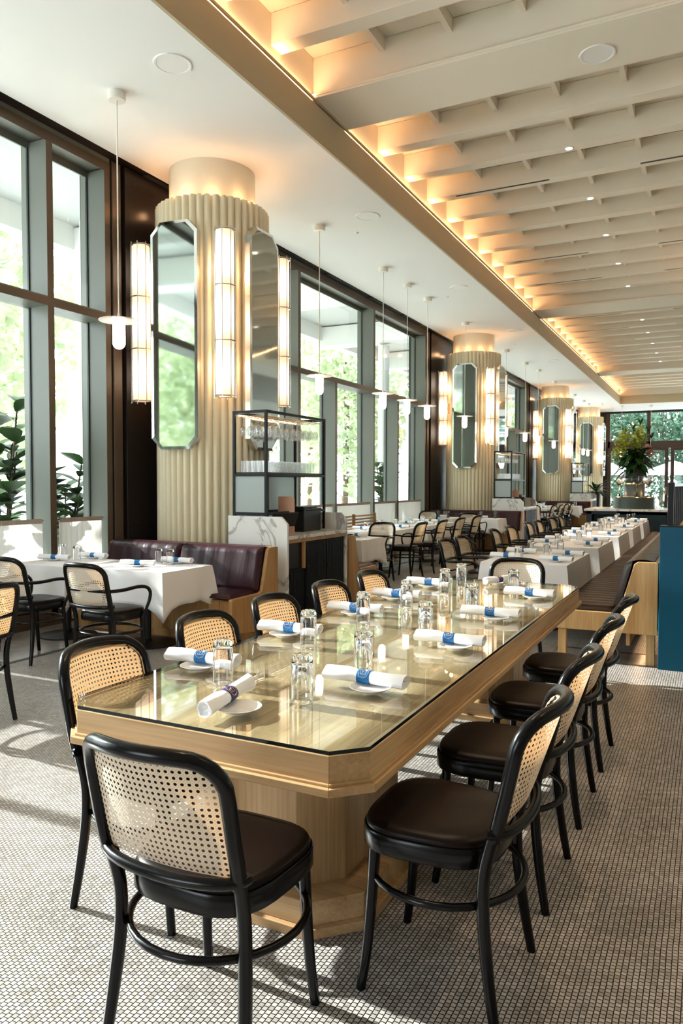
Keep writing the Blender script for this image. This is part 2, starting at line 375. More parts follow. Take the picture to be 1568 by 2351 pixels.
# ------------------------------------------------------------------ shell
def shell():
    # floors
    f = MB(); f.box(-5.36, 9, -5, 6.74, -.10, 0); f.box(-5.36, -1.3, 6.74, YEND, -.10, 0); f.box(-1.3, 9, 7.26, YEND, -.10, 0)
    struct(f.build('floor', mosaic, smooth=False), 'grey and beige mosaic tile floor of the dining room')
    f = MB(); f.box(-6.9, -5.42, -5, YEND, -.10, 0); struct(f.build('floor', stone, smooth=False), 'polished grey stone floor along the windows')
    f = MB(); f.box(-5.42, -5.36, -5, YEND, -.10, .002); struct(f.build('trim_1', dark_strip, smooth=False), 'dark metal strip between stone and mosaic floor')
    f = MB(); f.box(-1.3, 9, 6.80, 7.22, -.10, 0); f.box(-1.3, 9, 6.74, 6.80, -.1, .001, 1); f.box(-1.3, 9, 7.22, 7.26, -.1, .001, 1)
    struct(f.build('floor', [stone, dark_strip], smooth=False), 'stone floor under the right-hand banquette')
    # white ceiling with its opening
    c = MB(); c.box(XW, XC-.03, -5, YEND, CZ, CZ+.38); c.box(XC-.03, 9, YE+.03, YEND, CZ, CZ+.38); c.box(4.5, 9, -5, YE+.03, CZ, CZ+.38)
    struct(c.build('ceiling', white_paint, smooth=False), 'smooth white lower ceiling')
    b = MB(); b.box(XC-.03, XC, -5, YE+.03, CZ+.001, 5.74); b.box(XC, 4.5, YE, YE+.03, CZ+.001, 5.74)
    b.box(XC-.055, XC-.035, -5, YE+.03, 5.74, 5.775, 1)
    b.box(XC-.022, XC-.002, -5, YE, 5.775, 5.80)
    struct(b.build('trim_2', [band_paint, groove_paint], smooth=False), 'tan painted step around the coffered ceiling')
    b = MB(); b.box(XC-.10, XC-.055, -5, YE+.1, 5.74, 6.27); b.box(XC-.05, 4.5, YE+.03, YE+.1, 5.74, 6.27); b.box(4.5, 4.55, -5, YE+.1, 5.74, 6.27)
    struct(b.build('wall_coffer', coffer_paint, smooth=False), 'upright inner edge of the coffered ceiling')
    b = MB(); b.box(XC-.10, 4.55, -5, YE+.1, 6.27, 6.33); struct(b.build('ceiling', coffer_paint, smooth=False), 'cream panel ceiling above the beams')
    n = 3
    wide = [(-3.83, -3.05), (7.40, 8.18), (18.63, 19.56), (29.97, 30.90)]
    for y0, y1 in wide:
        w = MB(); w.box(XC-.055, 4.5, y0, y1, 5.80, 6.268); w.box(XC-.055, 4.5, y0-.05, y0, 5.80, 5.825); w.box(XC-.055, 4.5, y0-.055, y0-.04, 5.825, 5.85)
        struct(w.build('trim_%d' % n, coffer_paint, smooth=False, bevel=.004), 'wide flat ceiling beam, %s from the camera' % ORD[n-3]); n += 1
        lamp('beam_cove_light', 'AREA', (.2, y0-.022, 5.835), (0, -.35, 1), 14, (1, .53, .24), size=8.4, size_y=.02)
    ys = [2.74+.943*i for i in range(5)] + [9.17+.9456*i for i in range(10)] + [20.5+.943*i for i in range(10)] + [31.85+.943*i for i in range(6)]
    for i, y in enumerate(ys):
        w = MB(); w.box(XC-.055, 4.5, y, y+.2, 5.955, 6.268)
        struct(w.build('trim_%d' % n, coffer_paint, smooth=False, bevel=.006), 'slender cream ceiling beam, %s row' % ORD[i]); n += 1
    for j in range(11):
        x = -3.22 + .745*j
        w = MB()
        for y0, y1 in ((-3, 7.4), (8.18, 18.63), (19.56, 29.97), (30.9, YE)): w.box(x-.028, x+.028, y0, y1, 6.13, 6.268)
        struct(w.build('trim_%d' % n, coffer_paint, smooth=False), 'small cream cross joist between the beams, row %s from the windows' % ORD[j]); n += 1
    # recessed warm strip light in the ledge of the coffer, one run per bay
    for y0, y1 in ((1, 7.35), (8.2, 18.6), (19.6, 29.9), (30.95, YE-.05)):
        lamp('cove_strip_light', 'AREA', (XC-.038, (y0+y1)/2, 5.785), (.55, 0, 1), 3.3*(y1-y0), (1, .56, .28), size=.02, size_y=y1-y0)
    lamp('end_cove_light', 'AREA', (.2, YE+.01, 5.76), (0, -.6, 1), 20, (1, .56, .25), size=8.2, size_y=.02)
    # right and rear shell, mostly out of view
    w = MB(); w.box(9, 9.1, -5, YEND, 0, 6.3); struct(w.build('wall_right', white_paint, smooth=False), 'cream right-hand wall outside the view')
    w = MB(); w.box(-6.9, 9, -5.1, -5, 0, .9); w.box(-6.9, 9, -5.1, -5, 3.5, 6.3); w.box(-6.9, -5.0, -5.1, -5, .9, 3.5); w.box(-2.2, 9, -5.1, -5, .9, 3.5); struct(w.build('wall_rear', white_paint, smooth=False), 'cream rear wall behind the camera')  # opening in this unseen wall is added to let daylight in
shell()

# ------------------------------------------------------------------ windows on the left
XF = -6.42; XG = -6.70     # front face of the mullions, glass plane
def window_bay(idx, y0, y1, mains, lowers, label):
    root = struct(thing('window_%d' % idx, None, None), label)
    fr = MB()
    for y in mains:  # y = room-side right edge of the fin
        fr.box(XG-.10, XF-.004, y-.085, y, .1, 5.22, 0); fr.box(XF-.004, XF, y-.085, y, .1, 5.24, 1); fr.box(XG-.01, XG+.012, y-.10, y-.085, .2, 5.17, 2)
    for y in lowers:
        fr.box(XG-.06, XF-.004, y-.085, y, .1, 3.48, 0); fr.box(XF-.004, XF, y-.085, y, .1, 3.48, 1); fr.box(XG-.01, XG+.012, y-.10, y-.085, .2, 3.44, 2)
    fr.box(XG-.06, XF-.004, y0, y1, 3.46, 3.56, 0); fr.box(XF-.004, XF+.002, y0, y1, 3.465, 3.545, 1)
    fr.box(XG-.10, XF-.004, y0, y1, 5.24, 5.36, 0); fr.box(XF-.004, XF+.002, y0, y1, 5.20, 5.31, 1)
    fr.box(XG-.01, XG+.012, y0, y1, 5.16, 5.24, 0)
    fr.box(XG-.10, XF, y0, y1, 0, .24, 1)
    fr.build('window_frame', [fin_grey, bronze_face, rubber], root, smooth=False)
    p = MB(); p.box(XG-.012, XG-.006, y0, y1, .24, 5.24); p.build('glass_pane', pane, root, smooth=False)
window_bay(1, -1.4, 6.73, [-.95, 2.40, 5.88, 6.73], [.7, 4.1], 'tall window wall beside the nearest tables')
window_bay(2, 8.35, 17.58, [8.6, 11.27, 14.44, 17.58], [9.95, 12.67, 15.78], 'tall window wall between first and second column')
window_bay(3, 19.6, 28.8, [19.85, 22.5, 25.66, 28.8], [21.2, 23.9, 27.0], 'tall window wall between second and third column')
window_bay(4, 30.8, 37.9, [31.05, 33.7, 37.9], [32.4, 35.8], 'tall window wall between third and fourth column')
def left_wall():
    s = MB(); s.box(-6.95, XW, -5, YEND, 5.36, 5.73); struct(s.build('ceiling', bronze, smooth=False), 'dark bronze soffit above the windows')
    k = 0
    for y0, y1 in ((-5, -1.4), (6.73, 8.35), (17.58, 19.6), (28.8, 30.8), (37.9, YEND)):
        w = MB(); w.box(-6.9, XF, y0, y1, 0, 5.36); w.box(XF, XF+.02, y0+.02, y0+.16, 0, 5.34, 1); w.box(XF, XF+.05, y0+.2, y1-.2, .02, 5.34)
        struct(w.build('wall_left', [bronze, bronze_face], smooth=False, bevel=.004), 'dark bronze wall panel behind the %s column' % ORD[max(0, k-1)] if k else 'dark bronze wall panel outside the view'); k += 1
    v = 0
    vent = MB(); vent.box(-.04, .04, -.55, .55, -.012, .002)
    vr = thing('ceiling_vent', 'black slot air vent', 'vent'); vent.build('slot', rubber, vr, smooth=False)
    e = MB(); e.box(-.05, -.04, -.56, .56, -.016, .002); e.box(.04, .05, -.56, .56, -.016, .002); e.build('rim', bronze, vr, smooth=False)
    P = Proto(vr)
    for y in (4.3, 7.8, 9.0, 10.7, 12.6, 14.5, 16.3, 21.5, 24.5, 27.5):
        P.put((-6.33, y, 5.358), 0, 'black slot air vent in the dark soffit, %s from the camera' % ORD[v], 'slot vents over the windows'); v += 1
left_wall()
def curtains():
    segs = [(-.6, .6), (.75, 2.28), (2.5, 4.0), (4.15, 5.72), (5.95, 6.60), (8.75, 9.85), (10.0, 11.1), (11.35, 12.56), (12.72, 14.30), (14.5, 15.68), (15.82, 17.35), (19.95, 21.0), (21.3, 22.3), (22.6, 23.7), (24.0, 25.5), (25.8, 26.9), (27.1, 28.6), (31.2, 32.3), (32.5, 33.6), (33.8, 35.6), (35.9, 37.7)]
    for i, (a, b) in enumerate(segs):
        t = thing('cafe_curtain', 'pleated white half curtain across the lower window, %s from the camera' % ORD[i], 'curtain', (XF-.05, (a+b)/2, 0), 0, 'half curtains along the windows')
        L = b-a; n = int(L*60)
        m = MB(); m.grid(lambda u, v: (.012*sin(u*L*85+.6*sin(9*u))*(.4+.6*(1-v)) + .004*sin(u*40*L+v*3), (u-.5)*L, .25+v*.89), n, 5)
        m.build('curtain_cloth', fabric, t, ang=180)
        m = MB(); m.grid(lambda u, v: (.012+.006*sin(u*L*130), (u-.5)*L, 1.115+v*.05), n, 1); m.build('gathered_header', rod_mat, t, ang=180)
        m = MB(); m.tube([(0, -L/2-.02, 1.145), (0, L/2+.02, 1.145)], .006, 6); m.build('rod', bronze, t)
curtains()

# ------------------------------------------------------------------ garden end wall
def end_wall():
    w = MB(); w.box(-6.9, -5.0, YEND, YEND+.25, 0, 5.36); w.box(-5.0, 9, YEND, YEND+.25, 5.24, 6.3); struct(w.build('wall_back', [bronze], smooth=False), 'dark bronze end wall above the garden doors')
    r = struct(thing('window_5', None, None), 'transom windows over the garden doors')
    f = MB()
    for x in (-5.0, -3.0, -.2, 2.6, 5.4, 8.0): f.box(x-.10, x+.10, YEND-.02, YEND+.2, 3.45, 5.24)
    f.box(-5, 9, YEND-.02, YEND+.2, 3.40, 3.78); f.build('window_frame', door_brown, r, smooth=False)
    p = MB(); p.box(-5, 9, YEND+.08, YEND+.09, 3.75, 5.24); p.build('glass_pane', pane, r, smooth=False)
    k = 1
    for x0, x1 in ((-5.0, -3.55), (-3.45, -2.05), (-1.95, -.3), (-.2, 1.5)):
        d = struct(thing('door_%d' % k, None, None), 'brown framed glass garden door, %s from the windows' % ORD[k-1]); k += 1
        f = MB(); f.box(x0, x0+.17, YEND, YEND+.1, 0, 3.40); f.box(x1-.17, x1, YEND, YEND+.1, 0, 3.40); f.box(x0+.17, x1-.17, YEND, YEND+.1, 0, .3); f.box(x0+.17, x1-.17, YEND, YEND+.1, 3.28, 3.4)
        f.build('door_frame', door_brown, d, smooth=False, bevel=.004)
        g = MB(); g.box(x0+.17, x1-.17, YEND+.04, YEND+.05, .3, 3.28); g.build('door_glass', pane, d, smooth=False)
        h = MB(); h.tube([(x1-.09, YEND-.06, 1.0), (x1-.09, YEND-.06, 1.4)], .012, 8); h.tube([(x1-.09, YEND-.06, 1.05), (x1-.09, YEND, 1.05)], .008, 6); h.tube([(x1-.09, YEND-.06, 1.35), (x1-.09, YEND, 1.35)], .008, 6); h.build('door_handle', brass, d)
end_wall()

# ------------------------------------------------------------------ columns, wall lamps, mirrors
def column_proto():
    root = thing('column', 'fluted column', 'column')
    n, R, S = 46, .695, 8
    pts = [((R-.040+.040*abs(sin(pi*i/S))**.75)) for i in range(S)]
    m = MB(); N = n*S
    ring = lambda z, k=1, off=0: [((pts[i % S]+off)*cos(2*pi*i/N), (pts[i % S]+off)*sin(2*pi*i/N), z) for i in range(N)]
    v = ring(0) + ring(4.862) + ring(4.875, 1, -.012) + [(.52*cos(2*pi*i/N), .52*sin(2*pi*i/N), 4.875) for i in range(N)]
    fs = [(k*N+i, k*N+(i+1) % N, (k+1)*N+(i+1) % N, (k+1)*N+i) for k in range(3) for i in range(N)]
    m.add(v, fs); m.build('fluted_shaft', shaft_paint, root, ang=50)
    c = MB(); c.lathe([(.525, 4.86), (.525, CZ+.01)], 48); c.build('capital', cap_paint, root)
    return Proto(root)
def sconce_proto():
    root = thing('wall_lamp', 'lantern', 'wall lamp')
    s = MB(); s.lathe([(.0, -.925), (.098, -.925), (.105, -.915), (.105, .915), (.098, .925), (0, .925)], 24); s.build('lamp_shade', shade_mat, root)
    f = MB(); R = .124
    for k in range(8):
        a = pi/8+k*pi/4; f.box(-.0045, .0045, -.0045, .0045, -.955, .955, M=Matrix.Translation((R*cos(a), R*sin(a), 0)) @ Matrix.Rotation(a, 4, 'Z'))
    for z in (-.93, -.31, .31, .93):
        f.tube([(R*cos(pi/8+k*pi/4), R*sin(pi/8+k*pi/4), z) for k in range(8)], .007, 4, closed=True)
    f.build('cage', nickel, root, smooth=False)
    b = MB(); b.box(-.17, -.12, -.025, .025, -.13, .13); b.box(-.125, -.10, -.012, .012, -.05, .05); b.build('bracket', brass, root, smooth=False, bevel=.003)
    return Proto(root)
def mirror_proto():
    root = thing('wall_mirror', 'mirror', 'mirror')
    w, h, c = .315, 1.31, .13
    def octo(w, h, c): return [(-w, -h+c), (-w+c, -h), (w-c, -h), (w, -h+c), (w, h-c), (w-c, h), (-w+c, h), (-w, h-c)]
    A = octo(w, h, c); B = octo(w-.035, h-.035, c-.012)
    # +X is outward; body sides
    m = MB(); m.prism(A, -.07, .0, 'x'); m.build('mirror_case', nickel, root, smooth=False)
    m = MB(); m.add([(.001, p[0], p[1]) for p in A] + [(.007, p[0], p[1]) for p in B], [(i, (i+1) % 8, 8+(i+1) % 8, 8+i) for i in range(8)]); m.build('bevelled_edge', bevel_mat, root, smooth=False)
    m = MB(); m.add([(.007, p[0], p[1]) for p in B], [tuple(range(8))]); m.build('mirror_glass', mirror_mat, root, smooth=False)
    return Proto(root)
CP, SP, MP = column_proto(), sconce_proto(), mirror_proto()
def columns():
    side = {45: 'rear right', -45: 'front right', -135: 'front left', 135: 'rear left'}
    ms = {0: 'aisle side', -90: 'front side', 90: 'far side'}
    for k, y in enumerate(COLY):
        CP.put((COLX, y, 0), .04*k, '%s round fluted cream column from the camera, with lit lanterns around it' % ORD[k], 'fluted columns')
        for a in (45, -45, -135, 135):
            t = radians(a); SP.put((COLX+.865*cos(t), y+.865*sin(t), 3.475), t, 'lit tall caged lantern on the %s of the %s column' % (side[a], ORD[k]), 'lanterns on the columns')
            for dz in (-.55, 0, .55): lamp('column_glow_fill', 'POINT', (COLX+.735*cos(t), y+.735*sin(t), 3.475+dz), energy=3.6 if k < 2 else 3.2, color=(1, .56, .27), size=.03)  # added fill lights behind each lantern, for the warm glow on the column
        for a in (0, -90, 90):
            t = radians(a); MP.put((COLX+.755*cos(t), y+.755*sin(t), 3.255), t+(radians(5) if a == -90 and k == 0 else 0), 'tall chamfered mirror on the %s of the %s column' % (ms[a], ORD[k]), 'mirrors on the columns')
        for j in range(10):
            t = 2*pi*(j+.5)/10; lamp('column_top_uplight', 'POINT', (COLX+.635*cos(t), y+.635*sin(t), 4.93), energy=.85, color=(1, .55, .27), size=.045)
columns()

# ------------------------------------------------------------------ pendants and ceiling fittings
def pendants():
    root = thing('pendant_lamp', 'pendant', 'pendant lamp')
    m = MB(); m.lathe([(0, 0), (.085, 0), (.085, -.075), (.08, -.08), (0, -.08)], 24); m.build('ceiling_rose', ivory, root)
    m = MB(); m.tube([(0, 0, -.08), (0, 0, -2.17)], .0065, 8); m.lathe([(.011, -2.20), (.011, -2.13), (0, -2.13)], 12); m.build('rod', ivory, root)
    m = MB(); m.lathe([(0, -2.196), (.19, -2.196), (.193, -2.20), (.19, -2.206), (.0, -2.206)], 36); m.build('opal_disc', disc_glass, root)
    m = MB(); pr = [(0, -2.208), (.04, -2.209), (.058, -2.222), (.061, -2.24)] + [(.061*cos(a), -2.42-.061*sin(a)) for a in [radians(9*i) for i in range(10)]] + [(0, -2.481)]
    m.lathe(pr, 24); m.build('glass_globe', bulb, root)
    P = Proto(root)
    for i, (x, y) in enumerate([(-5.26, 5.62), (-5.26, 9.79), (-5.26, 12.17), (-5.27, 13.35), (-5.28, 14.50), (-5.28, 17.08), (-5.3, 21.05), (-5.3, 23.49), (-5.25, 25.15), (-5.3, 28.2), (-5.3, 32.62), (-5.3, 35.19), (-5.3, 36.6), (-4.02, 38.55), (-2.72, 38.73)]):
        P.put((x, y, CZ), 0, 'lit capsule pendant lamp with disc on a long rod, %s from the camera' % ORD[i], 'capsule pendants along the windows')
    # round ceiling speakers
    r2 = thing('ceiling_speaker', 'speaker', 'speaker'); m = MB(); m.lathe([(0, -.006), (.145, -.006), (.15, -.010), (.17, -.010), (.175, 0)], 40); m.build('grille', white_trim, r2)
    P = Proto(r2)
    for i, (x, y, z) in enumerate([(-4.45, 5.47, CZ), (-4.46, 9.74, CZ), (-4.46, 14.0, CZ), (-4.46, 18.5, CZ), (-4.46, 23.5, CZ), (-1.1, 7.85, 5.80)]):
        P.put((x, y, z), 0, 'round white flush ceiling speaker, %s from the camera' % ORD[i] if i < 5 else 'round white speaker in the underside of the wide beam', 'flush ceiling speakers' if i < 5 else 'beam speaker')
    r3 = thing('sprinkler_head', 'sprinkler', 'sprinkler'); m = MB(); m.lathe([(0, -.02), (.02, -.018), (.035, -.004), (.04, 0)], 16); m.build('cover', white_trim, r3)
    P = Proto(r3)
    for i, (x, y) in enumerate([(-4.9, 10.3), (-4.9, 14.6), (-4.9, 20.3)]): P.put((x, y, CZ), 0, 'small white sprinkler cover in the ceiling, %s from the camera' % ORD[i], 'sprinkler covers')
    # downlights and slots under the beams
    r4 = thing('downlight', 'downlight', 'downlight'); m = MB(); m.lathe([(.062, 0), (.06, -.006), (.045, -.006), (.045, .0)], 20); m.build('trim_ring', white_trim, r4)
    m = MB(); m.lathe([(0, -.003), (.045, -.003)], 20); m.build('lens', led, r4); P = Proto(r4); i = 0
    for y in (2.84, 4.73, 10.21, 12.11, 13.99, 15.89, 17.78, 21.55, 23.43, 25.3, 27.2, 29.1):  # nearest ones are out of view, added to warm the right floor and table
        for x in (-1.77, 1.9):
            P.put((x, y, 5.954), 0, 'small lit recessed downlight under a beam, %s from the camera, %s row' % (ORD[i//2], 'left' if x < 0 else 'right'), 'downlights in the beams')
            if x < 0 or i < 12:
                l = lamp('downlight_beam', 'SPOT', (x, y, 5.94), (0, 0, -1), 105, (1, .74, .48), size=.04); l.data.spot_size = radians(95); l.data.spot_blend = 1
            i += 1
    r5 = thing('ceiling_vent', 'slot', 'vent'); m = MB(); m.box(-.7, .7, -.026, .026, -.004, .002); m.build('slot', rubber, r5, smooth=False)
    m = MB(); m.box(-.705, .705, -.031, -.026, -.005, .002); m.box(-.705, .705, .026, .031, -.005, .002); m.build('rim', coffer_paint, r5, smooth=False); P = Proto(r5); i = 0
    for y in (11.11, 14.89, 16.79, 20.55, 22.43, 24.32, 26.2):
        for x in (-2.9, -.27, 2.36):
            P.put((x, y, 5.954), 0, 'thin black slot vent under a beam, %s beam back, %s' % (ORD[i//3], ('left', 'middle', 'right')[i % 3]), 'slot vents in the beams'); i += 1
pendants()

# ------------------------------------------------------------------ chairs
def smooth_path(pts, n=6):
    P = [Vector(p) for p in pts]; out = []
    for i in range(len(P)-1):
        p0 = P[max(i-1, 0)]; p1 = P[i]; p2 = P[i+1]; p3 = P[min(i+2, len(P)-1)]
        for k in range(n):
            t = k/n; out.append(.5*((2*p1)+(p2-p0)*t+(2*p0-5*p1+4*p2-p3)*t*t+(3*p1-p0-3*p2+p3)*t**3))
    out.append(P[-1]); return out
def seat_outline(s=1.0, n=40):
    o = []
    for i in range(n):
        a = 2*pi*i/n; c, q = cos(a), sin(a)
        e = .62; x = .222*abs(c)**e*(1 if c >= 0 else -1); y = .215*abs(q)**e*(1 if q >= 0 else -1)
        x *= 1+.06*(y/.215); o.append((x*s, y*s+.005))
    return o
def back_y(x, z):
    """depth of the back frame at height z, bulging to the rear in the middle"""
    base = -.19 - (.05*max(0, z-.45)/.2 if z < .65 else .05+(z-.65)*.20)
    return base - (.035+.045*min(1, max(0, (z-.58)/.32)))*(1-(x/.22)**2)*min(1, max(0, (z-.50)/.1))
def back_hw(z):
    t = max(0, (z-.812)/.095); return .2135*(1-.02*(z < .6)) - (.085*(1-sqrt(max(0, 1-t*t))) if t < 1 else .085)
def make_chair(name, label, arms):
    root = thing(name, label, 'chair'); R = .0175
    # seat pad + bent seat ring
    m = MB(); o = seat_outline(); n = len(o)
    rings = [(1.0, .448), (1.015, .453), (1.015, .502), (1.0, .507)]
    m.add([(x*k, y*k, z) for k, z in rings for x, y in o], [(j*n+i, j*n+(i+1) % n, (j+1)*n+(i+1) % n, (j+1)*n+i) for j in range(3) for i in range(n)] + [tuple(range(n-1, -1, -1))])
    m.build('seat_ring', black_wood, root, ang=50)
    m = MB(); rings = [(.975, .504), (.985, .514), (.96, .526), (.85, .533), (.6, .536), (.3, .537)]
    m.add([(x*k, y*k, z) for k, z in rings for x, y in o] + [(0, 0, .537)], [(j*n+i, j*n+(i+1) % n, (j+1)*n+(i+1) % n, (j+1)*n+i) for j in range(5) for i in range(n)] + [(5*n+i, 5*n+(i+1) % n, 6*n) for i in range(n)])
    m.build('seat', leather, root, ang=80)
    for s in (-1, 1):
        m = MB(); p = smooth_path([(s*.178, .155, .46), (s*.182, .165, .28), (s*.188, .178, .12), (s*.195, .195, 0)], 4)
        m.tube(p, [.0185-.004*i/(len(p)-1) for i in range(len(p))], 12); m.build('leg', black_wood, root)
        m = MB(); p = smooth_path([(s*.226, -.235, 0), (s*.216, -.21, .15), (s*.205, -.19, .32), (s*.203, -.19, .45), (s*.208, -.215, .56)], 4)
        m.tube(p, [.0145+.004*min(1, i/6) for i in range(len(p))], 12); m.build('leg', black_wood, root)
    # bent hoop of the back
    pts = []; zs = [.56, .62, .68, .74, .79, .828, .855, .877, .894, .904, .908]
    for z in zs: pts.append((-back_hw(z), z))
    for i in range(1, 8): x = -.1285+.257*i/8; pts.append((x, .909+.006*(1-(x/.13)**2)))
    pts += [(-x, z) for x, z in reversed(pts[:len(zs)])]
    m = MB(); m.tube([(x, back_y(x, z), z) for x, z in pts], R+.003, 12); m.build('back_hoop', black_wood, root)
    # lower rail that runs outside the posts
    m = MB(); pp = [(.226*cos(a), -.205-.075*abs(sin(a)), .580-.008*sin(a)) for a in [pi*i/16 for i in range(17)]]
    m.tube(pp, .0155, 10); m.build('lower_rail', black_wood, root)
    # cane panel and its rattan edging
    m = MB(); z0, z1 = .582, .894
    def cp(u, v):
        z = z0+(z1-z0)*v; hw = back_hw(z)-.010; x = (2*u-1)*hw; return (x, back_y(x, z)+.003, z)
    m.grid(cp, 14, 16, uvf=lambda u, v: ((2*u-1)*(back_hw(z0+(z1-z0)*v)-.010)+.5, (z1-z0)*v))
    m.build('cane_panel', cane, root, ang=180)
    m = MB(); e = [cp(0, v/12) for v in range(13)] + [cp(u/10, 1) for u in range(1, 10)] + [cp(1, 1-v/12) for v in range(13)]
    e = [(x*.965, y+.006, z-.006 if z > .85 else z) for x, y, z in e]
    m.tube(e, .0042, 5); m.build('cane_edging', cane_edge, root)
    # ring stretcher
    m = MB(); m.tube([(.252*cos(a), .240*sin(a)-.015, .352) for a in [2*pi*i/32 for i in range(32)]], .0115, 10, closed=True); m.build('ring_stretcher', black_wood, root)
    if arms:
        q = [(.0, -.285, .705), (.11, -.278, .705), (.19, -.255, .705), (.232, -.20, .703), (.245, -.10, .703), (.255, .03, .712), (.262, .12, .70), (.262, .168, .655), (.252, .165, .58), (.238, .13, .50), (.226, .10, .445)]
        full = [(-x, y, z) for x, y, z in reversed(q[1:])] + q
        m = MB(); m.tube(smooth_path(full, 3), .0145, 10); m.build('arm_rail', black_wood, root)
    return Proto(root)
cane_edge = mat('cane_edging', (.62, .42, .22), .5)
SIDE = make_chair('dining_chair', 'chair', False)
ARM = make_chair('dining_armchair', 'armchair', True)
def chairs():
    SIDE.put((-1.228, 1.705, 0), 0, 'side chair at the near end of the oak table, back to the camera', 'side chairs at the oak table')
    for i, y in enumerate((2.215, 2.90, 3.645, 4.385)):
        SIDE.put((-.745, y, 0), pi/2, '%s side chair on the right side of the oak table' % ORD[i], 'side chairs at the oak table')
    for i, (x, y) in enumerate(((-1.83, 2.17), (-1.85, 2.86), (-1.86, 3.50), (-1.85, 4.15), (-1.85, 4.80))):
        SIDE.put((x, y, 0), -pi/2, '%s side chair along the left side of the oak table' % ORD[i], 'side chairs at the oak table')
    SIDE.put((-1.44, 5.86, 0), pi, 'side chair at the far end of the oak table facing the camera', 'side chairs at the oak table')
    ARM.put((-4.41, 4.60, 0), -.02, 'armchair in front of the right white table by the near banquette', 'armchairs by the windows')
    ARM.put((-5.37, 4.66, 0), -.04, 'armchair in front of the left white table by the near banquette', 'armchairs by the windows')
    ARM.put((-4.30, 3.13, 0), pi/2, 'armchair cut off by the left edge of the photo', 'armchairs by the windows')
    g = 'armchairs along the long white table row'
    for i, y in enumerate((7.98, 8.58, 10.1, 10.98, 12.2, 12.95, 14.1, 15.0)):
        ARM.put((-2.37, y, 0), -pi/2+random.uniform(-.08, .08), '%s cane armchair along the left side of the long white table row' % ORD[i], g)
    for b, dy in enumerate((0, 11.22)):
        w = ('first', 'second')[b]
        for i, (x, y) in enumerate(((-4.55, 11.45), (-4.5, 12.35), (-4.5, 13.4), (-4.5, 14.5))):
            ARM.put((x, y+dy, 0), pi/2+random.uniform(-.06, .06), '%s cane armchair facing the window bench beyond the %s column' % (ORD[i], w), 'armchairs facing the window bench')
        ARM.put((-4.75, 10.70+dy, 0), pi, 'armchair facing the camera just beyond the %s service counter' % w, 'armchairs facing the camera')
        ARM.put((-4.72, 15.95+dy, 0), 0, 'armchair at the white table before the banquette of the %s column' % ('second', 'third')[b], 'armchairs at the far banquettes')
        ARM.put((-5.9, 16.75+dy-.7, 0), pi, 'armchair near the window before the %s column' % ('second', 'third')[b], 'armchairs near the far windows')
chairs()

# ------------------------------------------------------------------ big oak table
def oak_table():
    x0, x1, y0, y1, c = -2.075, -.895, 1.895, 5.92, .09
    def octo(d=0): return [(x0-d, y0+c-d*.41), (x0+c-d*.41, y0-d), (x1-c+d*.41, y0-d), (x1+d, y0+c-d*.41), (x1+d, y1-c+d*.41), (x1-c+d*.41, y1+d), (x0+c-d*.41, y1+d), (x0-d, y1-c+d*.41)]
    t = thing('oak_table', 'long oak communal table with chamfered corners and glass top on two pedestals', 'table', ((x0+x1)/2, (y0+y1)/2, 0))
    M = Matrix.Translation((-(x0+x1)/2, -(y0+y1)/2, 0))
    m = MB(); m.prism([p for p in octo(-.004)], .735, .7565, M=M); m.build('tabletop', oak_top, t, smooth=False, bevel=.002)
    def rim(d0, d1, za, zb, sel):
        m = MB(); A, B = octo(d0), octo(d1)
        for i in range(8):
            j = (i+1) % 8; dx = abs(A[i][0]-A[j][0]); dy = abs(A[i][1]-A[j][1]); isy = dy > dx*3
            if isy != sel: continue
            v = [(*A[i], za), (*A[j], za), (*A[j], zb), (*A[i], zb), (*B[i], za), (*B[j], za), (*B[j], zb), (*B[i], zb)]
            m.add([M @ Vector(p) for p in v], [(0, 1, 2, 3), (7, 6, 5, 4), (3, 2, 6, 7), (1, 0, 4, 5), (0, 3, 7, 4), (2, 1, 5, 6)])
        return m
    ap = MB()
    for sel in (True, False):
        for d0, za, zb in ((0, .672, .7555), (.008, .664, .674), (.022, .640, .665)):
            q = rim(d0, -.03, za, zb, sel); ap.add(q.v, q.f, 0 if sel else 1)
    ap.build('apron', [oak_y, oak_x], t, smooth=False, bevel=.002)
    gp = octo(-.002); n = 8
    m = MB(); v = [(*p, .7575) for p in gp] + [(*p, .7695) for p in gp]
    m.add([M @ Vector(p) for p in v], [tuple(range(7, -1, -1)), tuple(range(8, 16))], 0); m.add([M @ Vector(p) for p in v], [(i, (i+1) % n, n+(i+1) % n, n+i) for i in range(n)], 1)
    m.build('glass_top', [table_glass, glass_edge], t, smooth=False)
    for k, yc in enumerate((2.62, 5.15)):
        xm = -1.485
        def o8(wx, wy, cc): return [(xm-wx, yc-wy+cc), (xm-wx+cc, yc-wy), (xm+wx-cc, yc-wy), (xm+wx, yc-wy+cc), (xm+wx, yc+wy-cc), (xm+wx-cc, yc+wy), (xm-wx+cc, yc+wy), (xm-wx, yc+wy-cc)]
        e = MB(); e.prism(o8(.32, .38, .13), .12, .737, M=M); ped = e.build('pedestal', oak_z, t, smooth=False, bevel=.002)
        e = MB(); e.prism(o8(.44, .47, .15), 0, .035, M=M); e.prism(o8(.42, .45, .145), .035, .12, M=M); e.build('plinth', oak_x, ped, smooth=False, bevel=.003)
oak_table()

